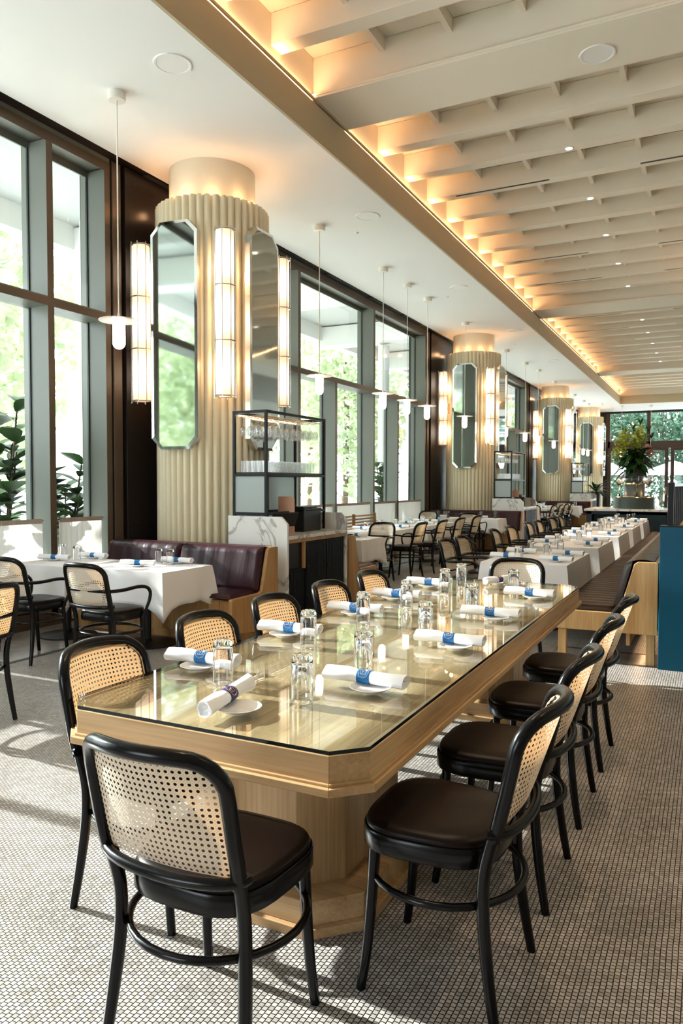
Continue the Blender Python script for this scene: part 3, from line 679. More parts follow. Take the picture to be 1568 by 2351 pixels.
# ------------------------------------------------------------------ table settings
def tumbler_proto():
    root = thing('tumbler', 'tumbler', 'glass')
    # upturned: open rim on the table, thick base on top
    pr = [(.0375, 0), (.0395, .001), (.0395, .012), (.0392, .14), (.0385, .155), (.034, .168), (.026, .172), (.012, .1705), (0, .170)]
    inner = [(0, .150), (.022, .151), (.032, .147), (.0355, .138), (.0368, .012), (.0368, .002), (.0375, 0)]
    m = MB(); m.lathe(pr, 32); m.lathe(inner, 32); m.build('glass_body', glass, root, ang=60); return Proto(root)
def small_tumbler():
    root = thing('tumbler', 'tumbler', 'glass')
    m = MB(); m.lathe([(.036, 0), (.038, .13), (.034, .150), (.02, .154), (0, .154)], 18); m.lathe([(0, .128), (.030, .124), (.0345, .0), (.036, 0)], 18); m.build('glass_body', glass, root, ang=60); return Proto(root)
def plate_proto():
    root = thing('side_plate', 'plate', 'plate')
    m = MB(); m.lathe([(0, .004), (.042, .004), (.044, 0), (.047, .004), (.060, .009), (.077, .018), (.080, .0205), (.078, .0215), (.062, .013), (.050, .0085), (0, .0075)], 40); m.build('dish', china, root, ang=50); return Proto(root)
def roll_proto(band_mat, detail=True):
    root = thing('napkin_roll', 'napkin', 'napkin'); L = .335; n = 22
    def rad(x, a):
        r = .0240+.0018*sin(3*a+x*14)+.0014*sin(5*a-x*30); r *= 1+.10*abs(x/L)*2
        k = min(1, max(0, (abs(x)-.028)/.03)); r = .0255*(1-k)+r*k
        return r + k*.0065*max(0, cos((a-2.2-9*x)*.5))**6
    m = MB(); segs = 18 if detail else 8
    def f(u, v):
        x = (v-.5)*L; a = 2*pi*u; r = rad(x, a); return (x+.006*sin(a*1+1), r*cos(a)*1.08, r*sin(a)*.95)
    m.grid(f, n, segs, closed=True)
    # inward folded ends
    for s in (0, 1):
        base = [f(i/n, s) for i in range(n)]; sg = -1 if s else 1
        rings = [base]
        for k, (sc, dx) in enumerate(((.82, .0), (.70, .012), (.30, .020), (.05, .006))):
            rings.append([((p[0]+sg*dx), p[1]*sc*(1+.08*sin(i*2.1+k)), p[2]*sc*(1+.08*cos(i*1.7+k))) for i, p in enumerate(base)])
        v = [p for r in rings for p in r]; m.add(v, [((j*n+i), (j*n+(i+1) % n), ((j+1)*n+(i+1) % n), ((j+1)*n+i)) if s == 0 else ((j+1)*n+i, (j+1)*n+(i+1) % n, j*n+(i+1) % n, j*n+i) for j in range(4) for i in range(n)])
    m.build('napkin_cloth', napkin_mat, root, ang=60)
    R = .0270; bw = .0270
    b = MB(); b.grid(lambda u, v: ((v-.5)*2*bw, R*1.08*cos(2*pi*u), R*.97*sin(2*pi*u)), 28, 1, closed=True); band = b.build('paper_band', band_mat, root); band['label'] = 'blue paper band around the napkin'
    if detail:
        e = MB(); a0 = radians(-130)   # facing the camera side, tilted up
        def wrap(a, c): t = a0 + c/R; return (a, (R+.0006)*1.08*cos(t), -(R+.0006)*.97*sin(t))
        # octagon outline
        oc = []
        for i in range(8):
            t0, t1 = 2*pi*i/8, 2*pi*(i+1)/8
            for k in range(4): q = k/4; oc.append(wrap(.0212*((1-q)*cos(t0)+q*cos(t1)), .0212*((1-q)*sin(t0)+q*sin(t1))))
        e.tube(oc, .00055, 4, closed=True)
        # the letter B lying on its spine: top of the letter points along -x
        s = .0115
        spine = [(s*(-1+2*i/6), -.55*s) for i in range(7)]
        lob1 = [(-s, -.55*s), (-s, .25*s), (-.85*s, .62*s), (-.55*s, .75*s), (-.22*s, .55*s), (-.12*s, .2*s), (-.32*s, -.55*s)]
        lob2 = [(-.12*s, .2*s), (.1*s, .7*s), (.42*s, 1.0*s), (.75*s, .95*s), (.98*s, .6*s), (s, -.55*s)]
        for pl in (spine, lob1, lob2): e.tube([wrap(*p) for p in pl], .0008, 4)
        g = e.build('gold_letter', gold, band)
    return Proto(root)
TUM, STUM, PLT = tumbler_proto(), small_tumbler(), plate_proto()
ROLL = roll_proto(blue_paper); NAVY = roll_proto(navy_paper, True)
cm = MB(); cm.tube([(.12, .004, .004), (.215, .004, .006)], [.003, .0045], 8, flat=.5); cm.tube([(.12, -.010, .002), (.20, -.012, .002)], [.003, .0042], 8, flat=.5); cm.build('cutlery', brass, NAVY.root); FAR = roll_proto(blue_paper, False)
def settings():
    zt = .770; tb = 'on the oak table'
    NAVY.put((-1.505, 2.125, zt+.040), pi/2+.15, 'rolled napkin with dark band at the near end of the oak table', 'napkins on the oak table').rotation_euler[1] = -.04
    PLT.put((-1.435, 2.09, zt), 0, 'white side plate at the near end of the oak table', 'side plates on the oak table')
    left = [(-1.915, 2.50), (-1.94, 3.24), (-1.89, 3.96), (-1.91, 4.61), (-1.90, 5.28)]
    for i, (x, y) in enumerate(left):
        PLT.put((x, y, zt), 0, '%s white side plate along the left edge of the oak table' % ORD[i], 'side plates on the oak table')
        ROLL.put((x-.02+.02*(i % 2), y+.05, zt+.039), .12+random.uniform(-.05, .05), '%s white rolled napkin with blue band on the left side of the oak table' % ORD[i], 'napkins on the oak table')
    right = [(-1.135, 2.52), (-1.075, 3.36), (-1.10, 4.18), (-1.07, 5.08)]
    for i, (x, y) in enumerate(right):
        PLT.put((x, y, zt), 0, '%s white side plate along the right edge of the oak table' % ORD[i], 'side plates on the oak table')
        ROLL.put((x-.045, y+.05, zt+.039), .02+.05*(i % 3), '%s white rolled napkin with blue band on the right side of the oak table' % ORD[i], 'napkins on the oak table')
    PLT.put((-1.48, 5.68, zt), 0, 'white side plate at the far end of the oak table', 'side plates on the oak table')
    NAVY.put((-1.475, 5.68, zt+.039), pi/2-.35, 'white rolled napkin pointing at the camera at the far end of the oak table', 'napkins on the oak table')
    gl = [((-1.70, 2.37), 'tall upturned tumbler by the left front plate of the oak table'), ((-1.30, 2.29), 'tall upturned tumbler nearest the front edge of the oak table'), ((-1.29, 2.79), 'second upturned tumbler of the right row on the oak table'),
          ((-1.73, 3.11), 'second upturned tumbler of the left row on the oak table'), ((-1.75, 3.78), 'third upturned tumbler of the left row on the oak table'), ((-1.32, 3.62), 'third upturned tumbler of the right row on the oak table'), ((-1.72, 4.37), 'fourth upturned tumbler of the left row on the oak table'),
          ((-1.31, 4.42), 'fourth upturned tumbler of the right row on the oak table'), ((-1.71, 5.09), 'fifth upturned tumbler of the left row on the oak table'), ((-1.71, 5.48), 'sixth upturned tumbler of the left row, farthest on the oak table'), ((-1.27, 5.32), 'fifth upturned tumbler of the right row on the oak table')]
    for (x, y), l in gl: TUM.put((x, y, zt), random.uniform(0, 3), l, 'upturned tumblers on the oak table')
    NAVY.root.children
settings()

# ------------------------------------------------------------------ cloth tables
def cloth_table(x0, x1, y0, y1, where, drop=.32, place='', seats=(), glasses=(), group='white cloth tables', base=True):
    cx, cy = (x0+x1)/2, (y0+y1)/2; w, d = (x1-x0), (y1-y0); zt = .752
    t = thing('dining_table', 'dark pedestal table under the cloth, %s' % where, 'table', (cx, cy, 0), 0, 'tables under the cloths')
    m = MB(); m.box(-w/2+.01, w/2-.01, -d/2+.01, d/2-.01, .715, .742); m.build('tabletop', black_wood, t, smooth=False)
    m = MB(); m.tube([(0, 0, .02), (0, 0, .72)], .035, 14); m.lathe([(0, .72), (.16, .715), (.16, .70), (.035, .68)], 16); m.build('pedestal', steel, t)
    m = MB(); m.lathe([(.28, 0), (.28, .012), (.05, .03), (.035, .05)], 28); m.build('base', steel, t)
    rnd = random.Random(int(cx*100+cy*37)); ph = rnd.uniform(0, 6)
    per = []
    N = 12; cs = [(-w/2, -d/2), (w/2, -d/2), (w/2, d/2), (-w/2, d/2)]; nm = [(0, -1), (1, 0), (0, 1), (-1, 0)]
    for k in range(4):
        a = cs[k]; b = cs[(k+1) % 4]; n0 = nm[k]; L = hypot(b[0]-a[0], b[1]-a[1])
        for i in range(N):
            q = i/N; x = a[0]+(b[0]-a[0])*q; y = a[1]+(b[1]-a[1])*q
            dc = min(q, 1-q)*L; cp = max(0, 1-dc/.20)
            nx, ny = n0
            if q*L < .20: pv = nm[k-1]; f = .5*(1-q*L/.20); nx, ny = nx*(1-f)+pv[0]*f, ny*(1-f)+pv[1]*f
            if (1-q)*L < .20: nv = nm[(k+1) % 4]; f = .5*(1-(1-q)*L/.20); nx, ny = nx*(1-f)+nv[0]*f, ny*(1-f)+nv[1]*f
            per.append((x, y, nx, ny, cp, k+q))
    n = len(per); S = 7; v = []
    for s in range(S+1):
        q = s/S
        for (x, y, nx, ny, cp, tt) in per:
            dr = drop*(1+.38*cp**1.6); out = .006+.02*q + .08*q*cp**1.5 + .014*q*sin(tt*7+ph)+.016*q*q*sin(tt*17+ph*2)
            pull = -.06*q*max(0, sin(cp*pi)) if 0 < cp < 1 else 0
            z = zt - dr*q if s else zt
            k2 = 0 if s == 0 else 1
            v.append((x+nx*(out+pull)*k2, y+ny*(out+pull)*k2, z))
    c = MB(); c.add(v, [(s*n+i, (s+1)*n+i, (s+1)*n+(i+1) % n, s*n+(i+1) % n) for s in range(S) for i in range(n)] + [tuple(range(n))])
    o = c.build('tablecloth', linen, None, ang=70, loc=(cx, cy, 0)); tag(o, 'white cloth on the table %s' % where, 'tablecloth', 'white tablecloths')
    sm = o.modifiers.new('thick', 'SOLIDIFY'); sm.thickness = .002
    for i, (x, y, rz) in enumerate(seats):
        PLT.put((x, y, zt), 0, '%s white side plate on the table %s' % (ORD[i], where), 'side plates on white cloths')
        FAR.put((x, y, zt+.039), rz, '%s rolled napkin with blue band on the table %s' % (ORD[i], where), 'napkins on white cloths')
    for i, (x, y) in enumerate(glasses): STUM.put((x, y, zt), 0, '%s upturned tumbler on the table %s' % (ORD[i], where), 'tumblers on white cloths')
def cloth_tables():
    cloth_table(-5.36, -4.37, 5.18, 5.92, 'at the near banquette, right', seats=((-4.92, 5.48, .45), (-4.75, 5.86, .1)), glasses=((-4.90, 5.76), (-4.74, 5.74)))
    cloth_table(-6.24, -5.50, 5.12, 5.88, 'at the near banquette, left', seats=((-6.05, 5.50, .3), (-5.85, 5.84, .1)), glasses=((-6.20, 5.74), (-5.86, 5.62)))
    ORDT = ['first', 'second', 'third', 'fourth', 'fifth']
    for k in range(5):
        y = 7.45+2.2*k; w = '%s in the long row' % ORDT[k]
        cloth_table(-2.12, -1.26, y, y+1.47, w, drop=.34, seats=((-1.96, y+.42, .05), (-1.42, y+.30, 0), (-1.95, y+1.1, .05), (-1.42, y+1.0, .05)), glasses=((-1.80, y+.28), (-1.62, y+.85), (-1.86, y+1.15), (-1.55, y+1.28)))
    for b, dy in enumerate((0, 11.22)):
        c = ('first', 'second')[b]; c2 = ('second', 'third')[b]
        cloth_table(-5.15, -4.40, 9.42+dy, 10.22+dy, 'just beyond the %s service counter' % c, seats=((-4.72, 9.95+dy, .3),), glasses=((-4.86, 9.72+dy), (-4.98, 9.84+dy)))
        for j, y in enumerate((11.1, 13.2)):
            cloth_table(-5.62, -4.80, y+dy, y+1.75+dy, '%s by the bench past %s column' % (('first', 'second')[j], c), seats=((-5.0, y+.5+dy, 0), (-5.4, y+.5+dy, 0), (-5.0, y+1.3+dy, 0), (-5.4, y+1.3+dy, .1)), glasses=((-5.25, y+.35+dy), (-5.15, y+.75+dy), (-5.3, y+1.1+dy), (-5.2, y+1.55+dy)))
        cloth_table(-5.15, -4.30, 16.45+dy, 17.2+dy, 'at the %s column banquette, right' % c2, seats=((-4.8, 16.8+dy, .3),), glasses=((-4.85, 17.05+dy), (-4.5, 17.0+dy)))
        cloth_table(-6.15, -5.35, 16.45+dy, 17.2+dy, 'at the %s column banquette, left' % c2, seats=((-5.8, 16.8+dy, .3),), glasses=((-5.9, 17.05+dy), (-5.7, 16.95+dy), (-5.55, 16.7+dy)))
cloth_tables()

# ------------------------------------------------------------------ banquettes
def banquette(label, L, loc, rz, open_legs=False, wood=banq_oak, lm=burgundy, cushions=2, seams=None, group='banquettes', backtop=.89):
    """front faces -Y, x 0..L, back at y=.87"""
    t = thing('banquette', label, 'banquette', loc, rz, group)
    prof = [(.0, .10 if not open_legs else .27), (.0, .425), (.015, .44), (.50, .44), (.545, .46), (.66, backtop-.02), (.69, backtop), (.84, backtop), (.85, backtop-.01), (.85, .02 if not open_legs else .27)]
    for x in (0, L-.04):
        m = MB(); m.prism(prof, x, x+.04, 'x'); m.build('end_panel', wood, t, smooth=False, bevel=.006)
    m = MB(); z0 = .02 if not open_legs else .29
    if not open_legs:
        m.box(.04, L-.04, .04, .80, .08, .42)
        for k in range(int(L/.14)): m.box(.045+k*.14, .045+k*.14+.134, .028, .042, .10, .41)
        m.box(.04, L-.04, .08, .80, 0, .08)
        m.build('base', wood, t, smooth=False, bevel=.002)
    else:
        m.box(.04, L-.04, .02, .83, .29, .42); m.build('base', wood, t, smooth=False)
        for x in [.02+i*(L-.12)/max(1, int(L/1.8)) for i in range(int(L/1.8)+1)]:
            for y in (.03, .76):
                q = MB(); q.box(x, x+.07, y, y+.07, 0, .29); q.build('leg', wood, t, smooth=False, bevel=.004)
        q = MB(); q.box(.04, L-.04, .60, .63, .16, .29); q.build('stretcher', wood, t, smooth=False)
    # leather seat
    n = max(1, cushions); cw = (L-.08)/n
    nx = 10 if not open_legs else int(cw/.02)
    for i in range(n):
        xa = .04+i*cw; xb = xa+cw-.006
        s = MB()
        def fs(u, v):
            x = xa+(xb-xa)*u; y = .012+.50*v
            e = min(1, min(u, 1-u)*(xb-xa)/.03); e2 = min(1, min(v*.5, (1-v)*.5)/.03)
            ch = (.014*abs(sin(pi*x/.16))**.6 if open_legs else 0)
            return (x, y, .44+.035*sqrt(max(0, e*(2-e)))*sqrt(max(0, e2*(2-e2)))+ch*e2)
        s.grid(fs, nx if open_legs else 24, 14); s.build('seat', lm, t, ang=80)
        s = MB()
        def fb(u, v):
            x = xa+(xb-xa)*u; z = .44+(backtop+.005-.44)*v
            e = min(1, min(u, 1-u)*(xb-xa)/.03); e2 = min(1, min(v, 1-v)*.45/.04)
            yb = .53+(z-.44)*.25
            return (x, yb-.055*sqrt(max(0, e*(2-e)))*sqrt(max(0, e2*(2-e2)))-.004*sin(x*34+sin(x*9))*e2*v, z)
        s.grid(fb, 40 if not open_legs else min(200, nx), 14)
        s.grid(lambda u, v: (xa+(xb-xa)*u, .53+(backtop-.435)*.25+v*.17, backtop+.004+.012*sin(pi*v)), 4, 6)
        s.build('backrest', lm, t, ang=80)
    m = MB(); m.box(.04, L-.04, .78, .85, .02 if not open_legs else .3, backtop-.005); m.build('back_panel', wood, t, smooth=False)
    return t
def banquettes():
    banquette('burgundy leather banquette with oak end against the nearest column', 2.16, (-6.24, 5.83, 0), 0)
    banquette('burgundy leather banquette with oak end against the second column', 2.2, (-6.24, 17.1, 0), 0)
    banquette('burgundy leather banquette with oak end against the third column', 2.2, (-6.24, 28.3, 0), 0)
    banquette('short oak banquette with leather seat backing onto the first service counter', 1.5, (-4.10, 9.28, 0), pi)
    banquette('short oak banquette with leather seat backing onto the second service counter', 1.5, (-4.10, 20.5, 0), pi)
    banquette('long channel-tufted brown leather banquette with pale oak end beside the teal partition', 11.4, (-1.245, 18.15, 0), -pi/2, True, pale_oak, brown_tuft, 1, group='long banquette')
    for b, dy in enumerate((0, 11.22)):
        t = thing('slatted_bench', 'slatted wooden bench along the window beyond the %s column' % ('first', 'second')[b], 'bench', (-6.0, 10.9+dy, 0), 0, 'window benches')
        m = MB(); m.box(-.22, .24, 0, 3.3, .40, .44); m.build('seat', pale_oak, t, smooth=False, bevel=.004)
        for k in range(7):
            m = MB(); m.box(-.26-.008*k, -.235-.008*k, 0, 3.3, .52+.062*k, .55+.062*k); m.build('slat', banq_oak, t, smooth=False)
        for y in (.05, 1.1, 2.2, 3.2):
            m = MB(); m.box(-.31, -.26, y, y+.05, 0, .95); m.box(.16, .21, y, y+.05, 0, .40); m.build('leg', banq_oak, t, smooth=False)
banquettes()
lamp('banquette_toe_light', 'AREA', (-.62, 12.4, .27), (0, 0, -1), 16, (1, .62, .32), size=.05, size_y=10.5)

# ------------------------------------------------------------------ service counters
def wine_glass_proto():
    root = thing('wine_glass', 'wine glass', 'glass')
    m = MB(); m.lathe([(0, 0), (.032, -.002), (.005, -.008), (.0035, -.02), (.0035, -.085), (.012, -.095), (.028, -.115), (.036, -.14), (.034, -.175), (.029, -.21), (.0275, -.21), (.0325, -.175), (.0345, -.14), (.027, -.118), (0, -.10)][::-1], 16); m.build('bowl_and_stem', light_glass, root, ang=80); return Proto(root)
def shelf_glass_proto():
    root = thing('shelf_glass', 'glass', 'glass')
    m = MB(); m.lathe([(0, 0), (.026, 0), (.030, .13)], 12); m.build('glass_body', light_glass, root, ang=70); return Proto(root)
WG, SG = wine_glass_proto(), shelf_glass_proto()
def station(k, ox, oy, full=True):
    w = ('nearest', 'second', 'third')[k]
    T = lambda x, y, z=0: (x+ox, y+oy, z)
    # origin values are those of the first counter
    t = thing('service_counter', '%s service counter with marble sides and black fluted doors' % w, 'counter', T(-4.46, 7.6), 0, 'service counters')
    B = lambda: MB()
    def bx(m, x0, x1, y0, y1, z0, z1, mi=0): m.box(x0+4.46, x1+4.46, y0-7.6, y1-7.6, z0, z1, mi)
    for y in (6.87, 8.30):
        m = B(); m.prism([(-.39, 0), (.38, 0), (.38, 1.11), (.30, 1.19), (-.39, 1.19)], y-7.6, y-7.6+.035, 'y'); m.build('marble_side', marble, t, smooth=False, bevel=.003)
    m = B(); bx(m, -4.85, -4.075, 6.905, 8.30, .94, .98); m.build('countertop', marble, t, smooth=False, bevel=.003)
    m = B(); bx(m, -4.85, -4.12, 6.905, 8.30, .08, .94); bx(m, -4.85, -4.16, 6.905, 8.30, 0, .08); bx(m, -4.121, -4.118, 6.95, 7.18, .62, .90, 1); m.build('cabinet_body', [navy_cab, black_plastic], t, smooth=False)
    m = B(); bx(m, -4.12, -4.085, 6.905, 8.30, .90, .94); bx(m, -4.12, -4.085, 7.25, 7.28, .6, .9); m.build('oak_trim', banq_oak, t, smooth=False)
    for i, (a, b, z0, z1) in enumerate(((6.93, 7.27, .10, .60), (7.31, 7.79, .10, .89), (7.81, 8.28, .10, .89))):
        m = B(); bx(m, -4.12, -4.105, a, b, z0, z1)
        n = int((b-a)/.03)
        for q in range(n): bx(m, -4.105, -4.095, a+.008+q*.03, a+.028+q*.03, z0+.01, z1-.01)
        d = m.build('cabinet_door', navy_cab, t, smooth=False)
        m = B(); bx(m, -4.095, -4.082, a+.02, a+.04, .55 if i else .50, .62 if i else .57); m.build('door_pull', steel, d, smooth=False)
    # steel rack
    r = thing('glass_rack', 'black steel glass rack standing on the %s service counter' % w, 'rack', T(-4.61, 7.65, .98), 0, 'glass racks')
    def rb(m, x0, x1, y0, y1, z0, z1, mi=0): m.box(x0+4.61, x1+4.61, y0-7.65, y1-7.65, z0-.98, z1-.98, mi)
    m = B(); s = .03; X0, X1, Y0, Y1, ZT = -4.83, -4.38, 6.93, 8.32, 2.36
    for x in (X0, X1-s):
        for y in (Y0, Y1-s): rb(m, x, x+s, y, y+s, .98 if y > 7 and False else .981, ZT)
        for z in (ZT-s, 1.63, 1.20): rb(m, x, x+s, Y0+s, Y1-s, z, z+s)
    for y in (Y0, Y1-s):
        for z in (ZT-s, 1.63, 1.20): rb(m, X0+s, X1-s, y, y+s, z, z+s)
    rb(m, X0, X0+s, 7.62, 7.65, 1.0, 1.63)
    m.build('frame', steel, r, smooth=False, bevel=.002)
    m = B(); rb(m, X0+.03, X1-.03, Y0+.03, Y1-.03, 1.662, 1.675); m.build('shelf', black_plastic, r, smooth=False)
    m = B(); rb(m, X0+.03, X1-.03, Y0+.01, Y0+.018, 1.23, 1.63); rb(m, X0+.008, X0+.016, Y0+.03, Y1-.03, 1.0, 1.63); m.build('frosted_panel', frost, r, smooth=False)
    m = B()
    for i in range(4):
        for q in (-.02, .02):
            x = X0+.08+i*.10+q+4.61; m.tube([(x, Y0+.02-7.65, 2.30-.98), (x, Y1+.03-7.65, 2.30-.98)], .003, 5)
    for y in [Y0+.1+j*.14 for j in range(9)]:
        m.tube([(X0+.05+4.61, y-7.65, 2.305-.98), (X1-.05+4.61, y-7.65, 2.305-.98)], .003, 5); m.tube([(X1-.09+4.61, y-7.65, 2.30-.98), (X1-.09+4.61, y-7.65, 2.335-.98)], .003, 5)
    m.build('hanging_rails', brass, r)
    m = MB(); rb(m, X0+.05, X0+.06, Y0+.05, Y1-.05, ZT-.05, ZT-.04); m.build('light_strip', bulb, r, smooth=False)
    n = 0
    for j in range(10 if full else 7):
        for i in range(4 if full else 3):
            WG.put(T(X0+.08+i*.10, Y0+.10+j*(.128 if full else .18), 2.297), 0, 'wine glass hanging in the %s rack, %s from the front, %s from the window' % (w, ORD[j].replace('nearest', 'first'), ORD[i].replace('nearest', 'first')), 'wine glasses in the %s rack' % w); n += 1
    for j in range(17 if full else 10):
        for i in range(5 if full else 4):
            SG.put(T(X0+.075+i*(.072 if full else .09), Y0+.09+j*(.073 if full else .125), 1.675), 0, 'tumbler in the %s rack, %s from the front, %s from the window' % (w, ORD[j].replace('nearest', 'first'), ORD[i].replace('nearest', 'first')), 'tumblers in the %s rack' % w)
    # till, menus, black box
    if k < 2:
        p = thing('till_terminal', 'black touch screen till on the %s service counter' % w, 'till', T(-4.27, 7.12, .98), .9, 'tills')
        m = MB(); m.lathe([(.0, 0), (.06, 0), (.06, .012), (.015, .02), (.015, .10), (0, .10)], 20); m.build('stand', black_plastic, p)
        M = Matrix.Translation((0, 0, .17)) @ Matrix.Rotation(radians(-50), 4, 'X')
        m = MB(); m.box(-.15, .15, -.10, .10, -.012, .012, M=M); sc = m.build('screen_body', black_plastic, p, smooth=False, bevel=.006)
        m = MB(); m.box(-.135, .135, -.088, .088, .0125, .0135, M=M); m.build('screen_glass', screen, sc, smooth=False)
        q = thing('menu_stack', 'tall tan menu cards leaning on the %s service counter' % w, 'menu', T(-4.42, 7.42, .98), .25, 'menus')
        m = MB(); m.box(-.07, .10, -.01, .0, 0, .40); m.box(-.10, .06, .005, .02, 0, .42); m.build('cards', kraft, q, smooth=False)
        q = thing('storage_box', 'black storage box with handle holes on the %s service counter' % w, 'box', T(-4.45, 7.85, .98), 0, 'storage boxes')
        m = MB(); m.box(-.14, .14, -.21, .21, 0, .25); m.build('box_body', black_plastic, q, smooth=False, bevel=.006)
        m = MB(); m.box(-.15, .15, -.22, .22, .25, .275); m.box(-.11, .11, -.17, .17, .275, .295); m.build('lid', black_plastic, q, smooth=False, bevel=.006)
        m = MB(); m.box(-.03, .03, -.2115, -.2105, .14, .18); m.build('hand_hole', rubber, q, smooth=False)
station(0, 0, 0); station(1, -.02, 11.22, False); station(2, -.02, 22.4, False)

# ------------------------------------------------------------------ right side: partition, rail, island
def partition():
    t = thing('partition_wall', 'teal painted low partition with oak ledge at the right edge of the photo', 'partition', (-.385, 6.70, 0))
    m = MB(); m.box(0, 4.2, 0, .16, 0, 1.195); m.box(0, .10, .16, 11.5, 0, 1.05); m.build('teal_panels', teal, t, smooth=False, bevel=.003)
    m = MB(); m.box(.0, 4.2, .0, .17, 1.195, 1.205); m.build('cap', steel, t, smooth=False)
    m = MB(); m.box(.12, 3.6, .17, 11.2, 1.02, 1.07); m.box(.12, .20, .3, 11.2, 1.07, 1.18); m.build('oak_ledge', pale_oak, t, smooth=False, bevel=.004)
    for i in range(24):
        y = .25+.46*i
        m = MB(); m.box(.06, .085, y, y+.035, 1.04, 1.53); m.build('slat', rubber, t, smooth=False)
    m = MB(); m.box(.045, .10, .17, 11.4, 1.53, 1.56); m.build('top_rail', bronze, t, smooth=False)
    m = MB(); m.box(.05, .095, .10, .15, 1.205, 1.56); m.build('end_post', steel, t, smooth=False, bevel=.003)
partition()
def island():
    x0, x1, y0, y1, h = -2.75, .6, 18.9, 20.6, .95
    t = thing('host_island', 'dark teal island counter with marble top at the far end of the long table row', 'counter', ((x0+x1)/2, y0, 0))
    ox, oy = -(x0+x1)/2, -y0
    def bx(m, a, b, c, d, e, f): m.box(a+ox, b+ox, c+oy, d+oy, e, f)
    m = MB(); bx(m, x0, x0+.12, y0, y1, 0, .90); bx(m, -2.05, -.95, y0, y1, 0, .90); bx(m, -.25, x1, y0, y1, 0, .90); bx(m, x0, x1, y0+.35, y1, 0, .90); bx(m, x0, x1, y0, y1, .82, .90); bx(m, x0, x1, y0+.02, y0+.35, .48, .51); bx(m, x0, x1, y0+.02, y0+.35, 0, .12)
    m.build('cabinet_body', dark_teal, t, smooth=False, bevel=.003)
    m = MB(); bx(m, x0-.05, x1+.05, y0-.05, y1+.05, .90, .95); m.build('countertop', marble, t, smooth=False, bevel=.004)
    jar = thing('jar', 'jar', 'jar'); m = MB(); m.lathe([(0, 0), (.10, 0), (.10, .22), (.095, .235), (0, .235)], 24); m.build('jar_body', cup_mat, jar); J = Proto(jar)
    for (x, y, z, l, s) in ((-2.42, 19.08, .51, 'shorter cream drum-shaped jar on the upper left shelf of the island', .85), (-2.18, 19.12, .51, 'taller cream drum-shaped jar on the upper left shelf of the island', 1.1), (-.72, 19.1, .51, 'cream drum-shaped jar on the upper right shelf of the island', 1.1), (-.70, 19.1, .12, 'cream drum-shaped jar on the lower right shelf of the island', 1.1)):
        J.put((x, y, z), 0, l, 'cream jars in the island', (1, 1, s))
    c = (-1.74, 19.75)
    t = thing('display_tier', 'round two-step grey-green display stand on the island', 'display stand', (*c, .95))
    m = MB(); m.lathe([(.48, 0), (.48, .27), (.45, .29), (0, .29)], 48); m.build('lower_drum', tier_mat, t)
    m = MB(); m.lathe([(.25, .29), (.25, .60), (0, .60)], 40); m.build('upper_drum', tier_mat, t)
    m = MB(); m.lathe([(.30, .60), (.30, .625), (0, .625)], 40); m.lathe([(.43, .291), (.43, .299), (0, .299)], 40); m.build('brass_shelves', brass, t)
    t2 = thing('vase', 'tall dark cylindrical vase on top of the display stand', 'vase', (*c, 1.575))
    m = MB(); m.lathe([(0, 0), (.22, 0), (.25, .34), (.23, .34), (.20, .04), (0, .04)], 32); m.build('vase_body', vase_mat, t2)
    gob = thing('glass_goblet', 'goblet', 'glass'); m = MB(); m.lathe([(0, 0), (.09, .0), (.085, .012), (.015, .03), (.012, .2), (.05, .30), (.13, .38), (.14, .45), (.10, .50), (0, .51)], 24); m.build('goblet_body', glass, gob, ang=80); G = Proto(gob)
    for a, l in ((200, 'large glass goblet at the left of the display stand'), (285, 'large amber-lit glass goblet at the front of the display stand'), (335, 'large glass goblet at the right of the display stand')):
        G.put((c[0]+.36*cos(radians(a)), c[1]+.36*sin(radians(a)), 1.249), 0, l, 'large glass goblets')
        lamp('display_light', 'POINT', (c[0]+.42*cos(radians(a)), c[1]+.42*sin(radians(a)), 1.32), energy=1.5, color=(1, .6, .3), size=.02)
    flowers(c, 1.80)
def leaf_fan(m, base, d, L, w, droop, mi=0, n=5):
    d = Vector(d).normalized(); side = d.cross(Vector((0, 0, 1)))
    side = side.normalized() if side.length > .01 else Vector((1, 0, 0)); v = []; f = []
    for i in range(n+1):
        q = i/n; p = Vector(base)+d*L*q+Vector((0, 0, -droop*q*q)); ww = w*sin(pi*min(.97, q*.92+.06))
        v += [p-side*ww+Vector((0, 0, ww*.25)), p, p+side*ww+Vector((0, 0, ww*.25))]
    for i in range(n): a = i*3; f += [(a, a+1, a+4, a+3), (a+1, a+2, a+5, a+4)]
    m.add(v, f, mi)
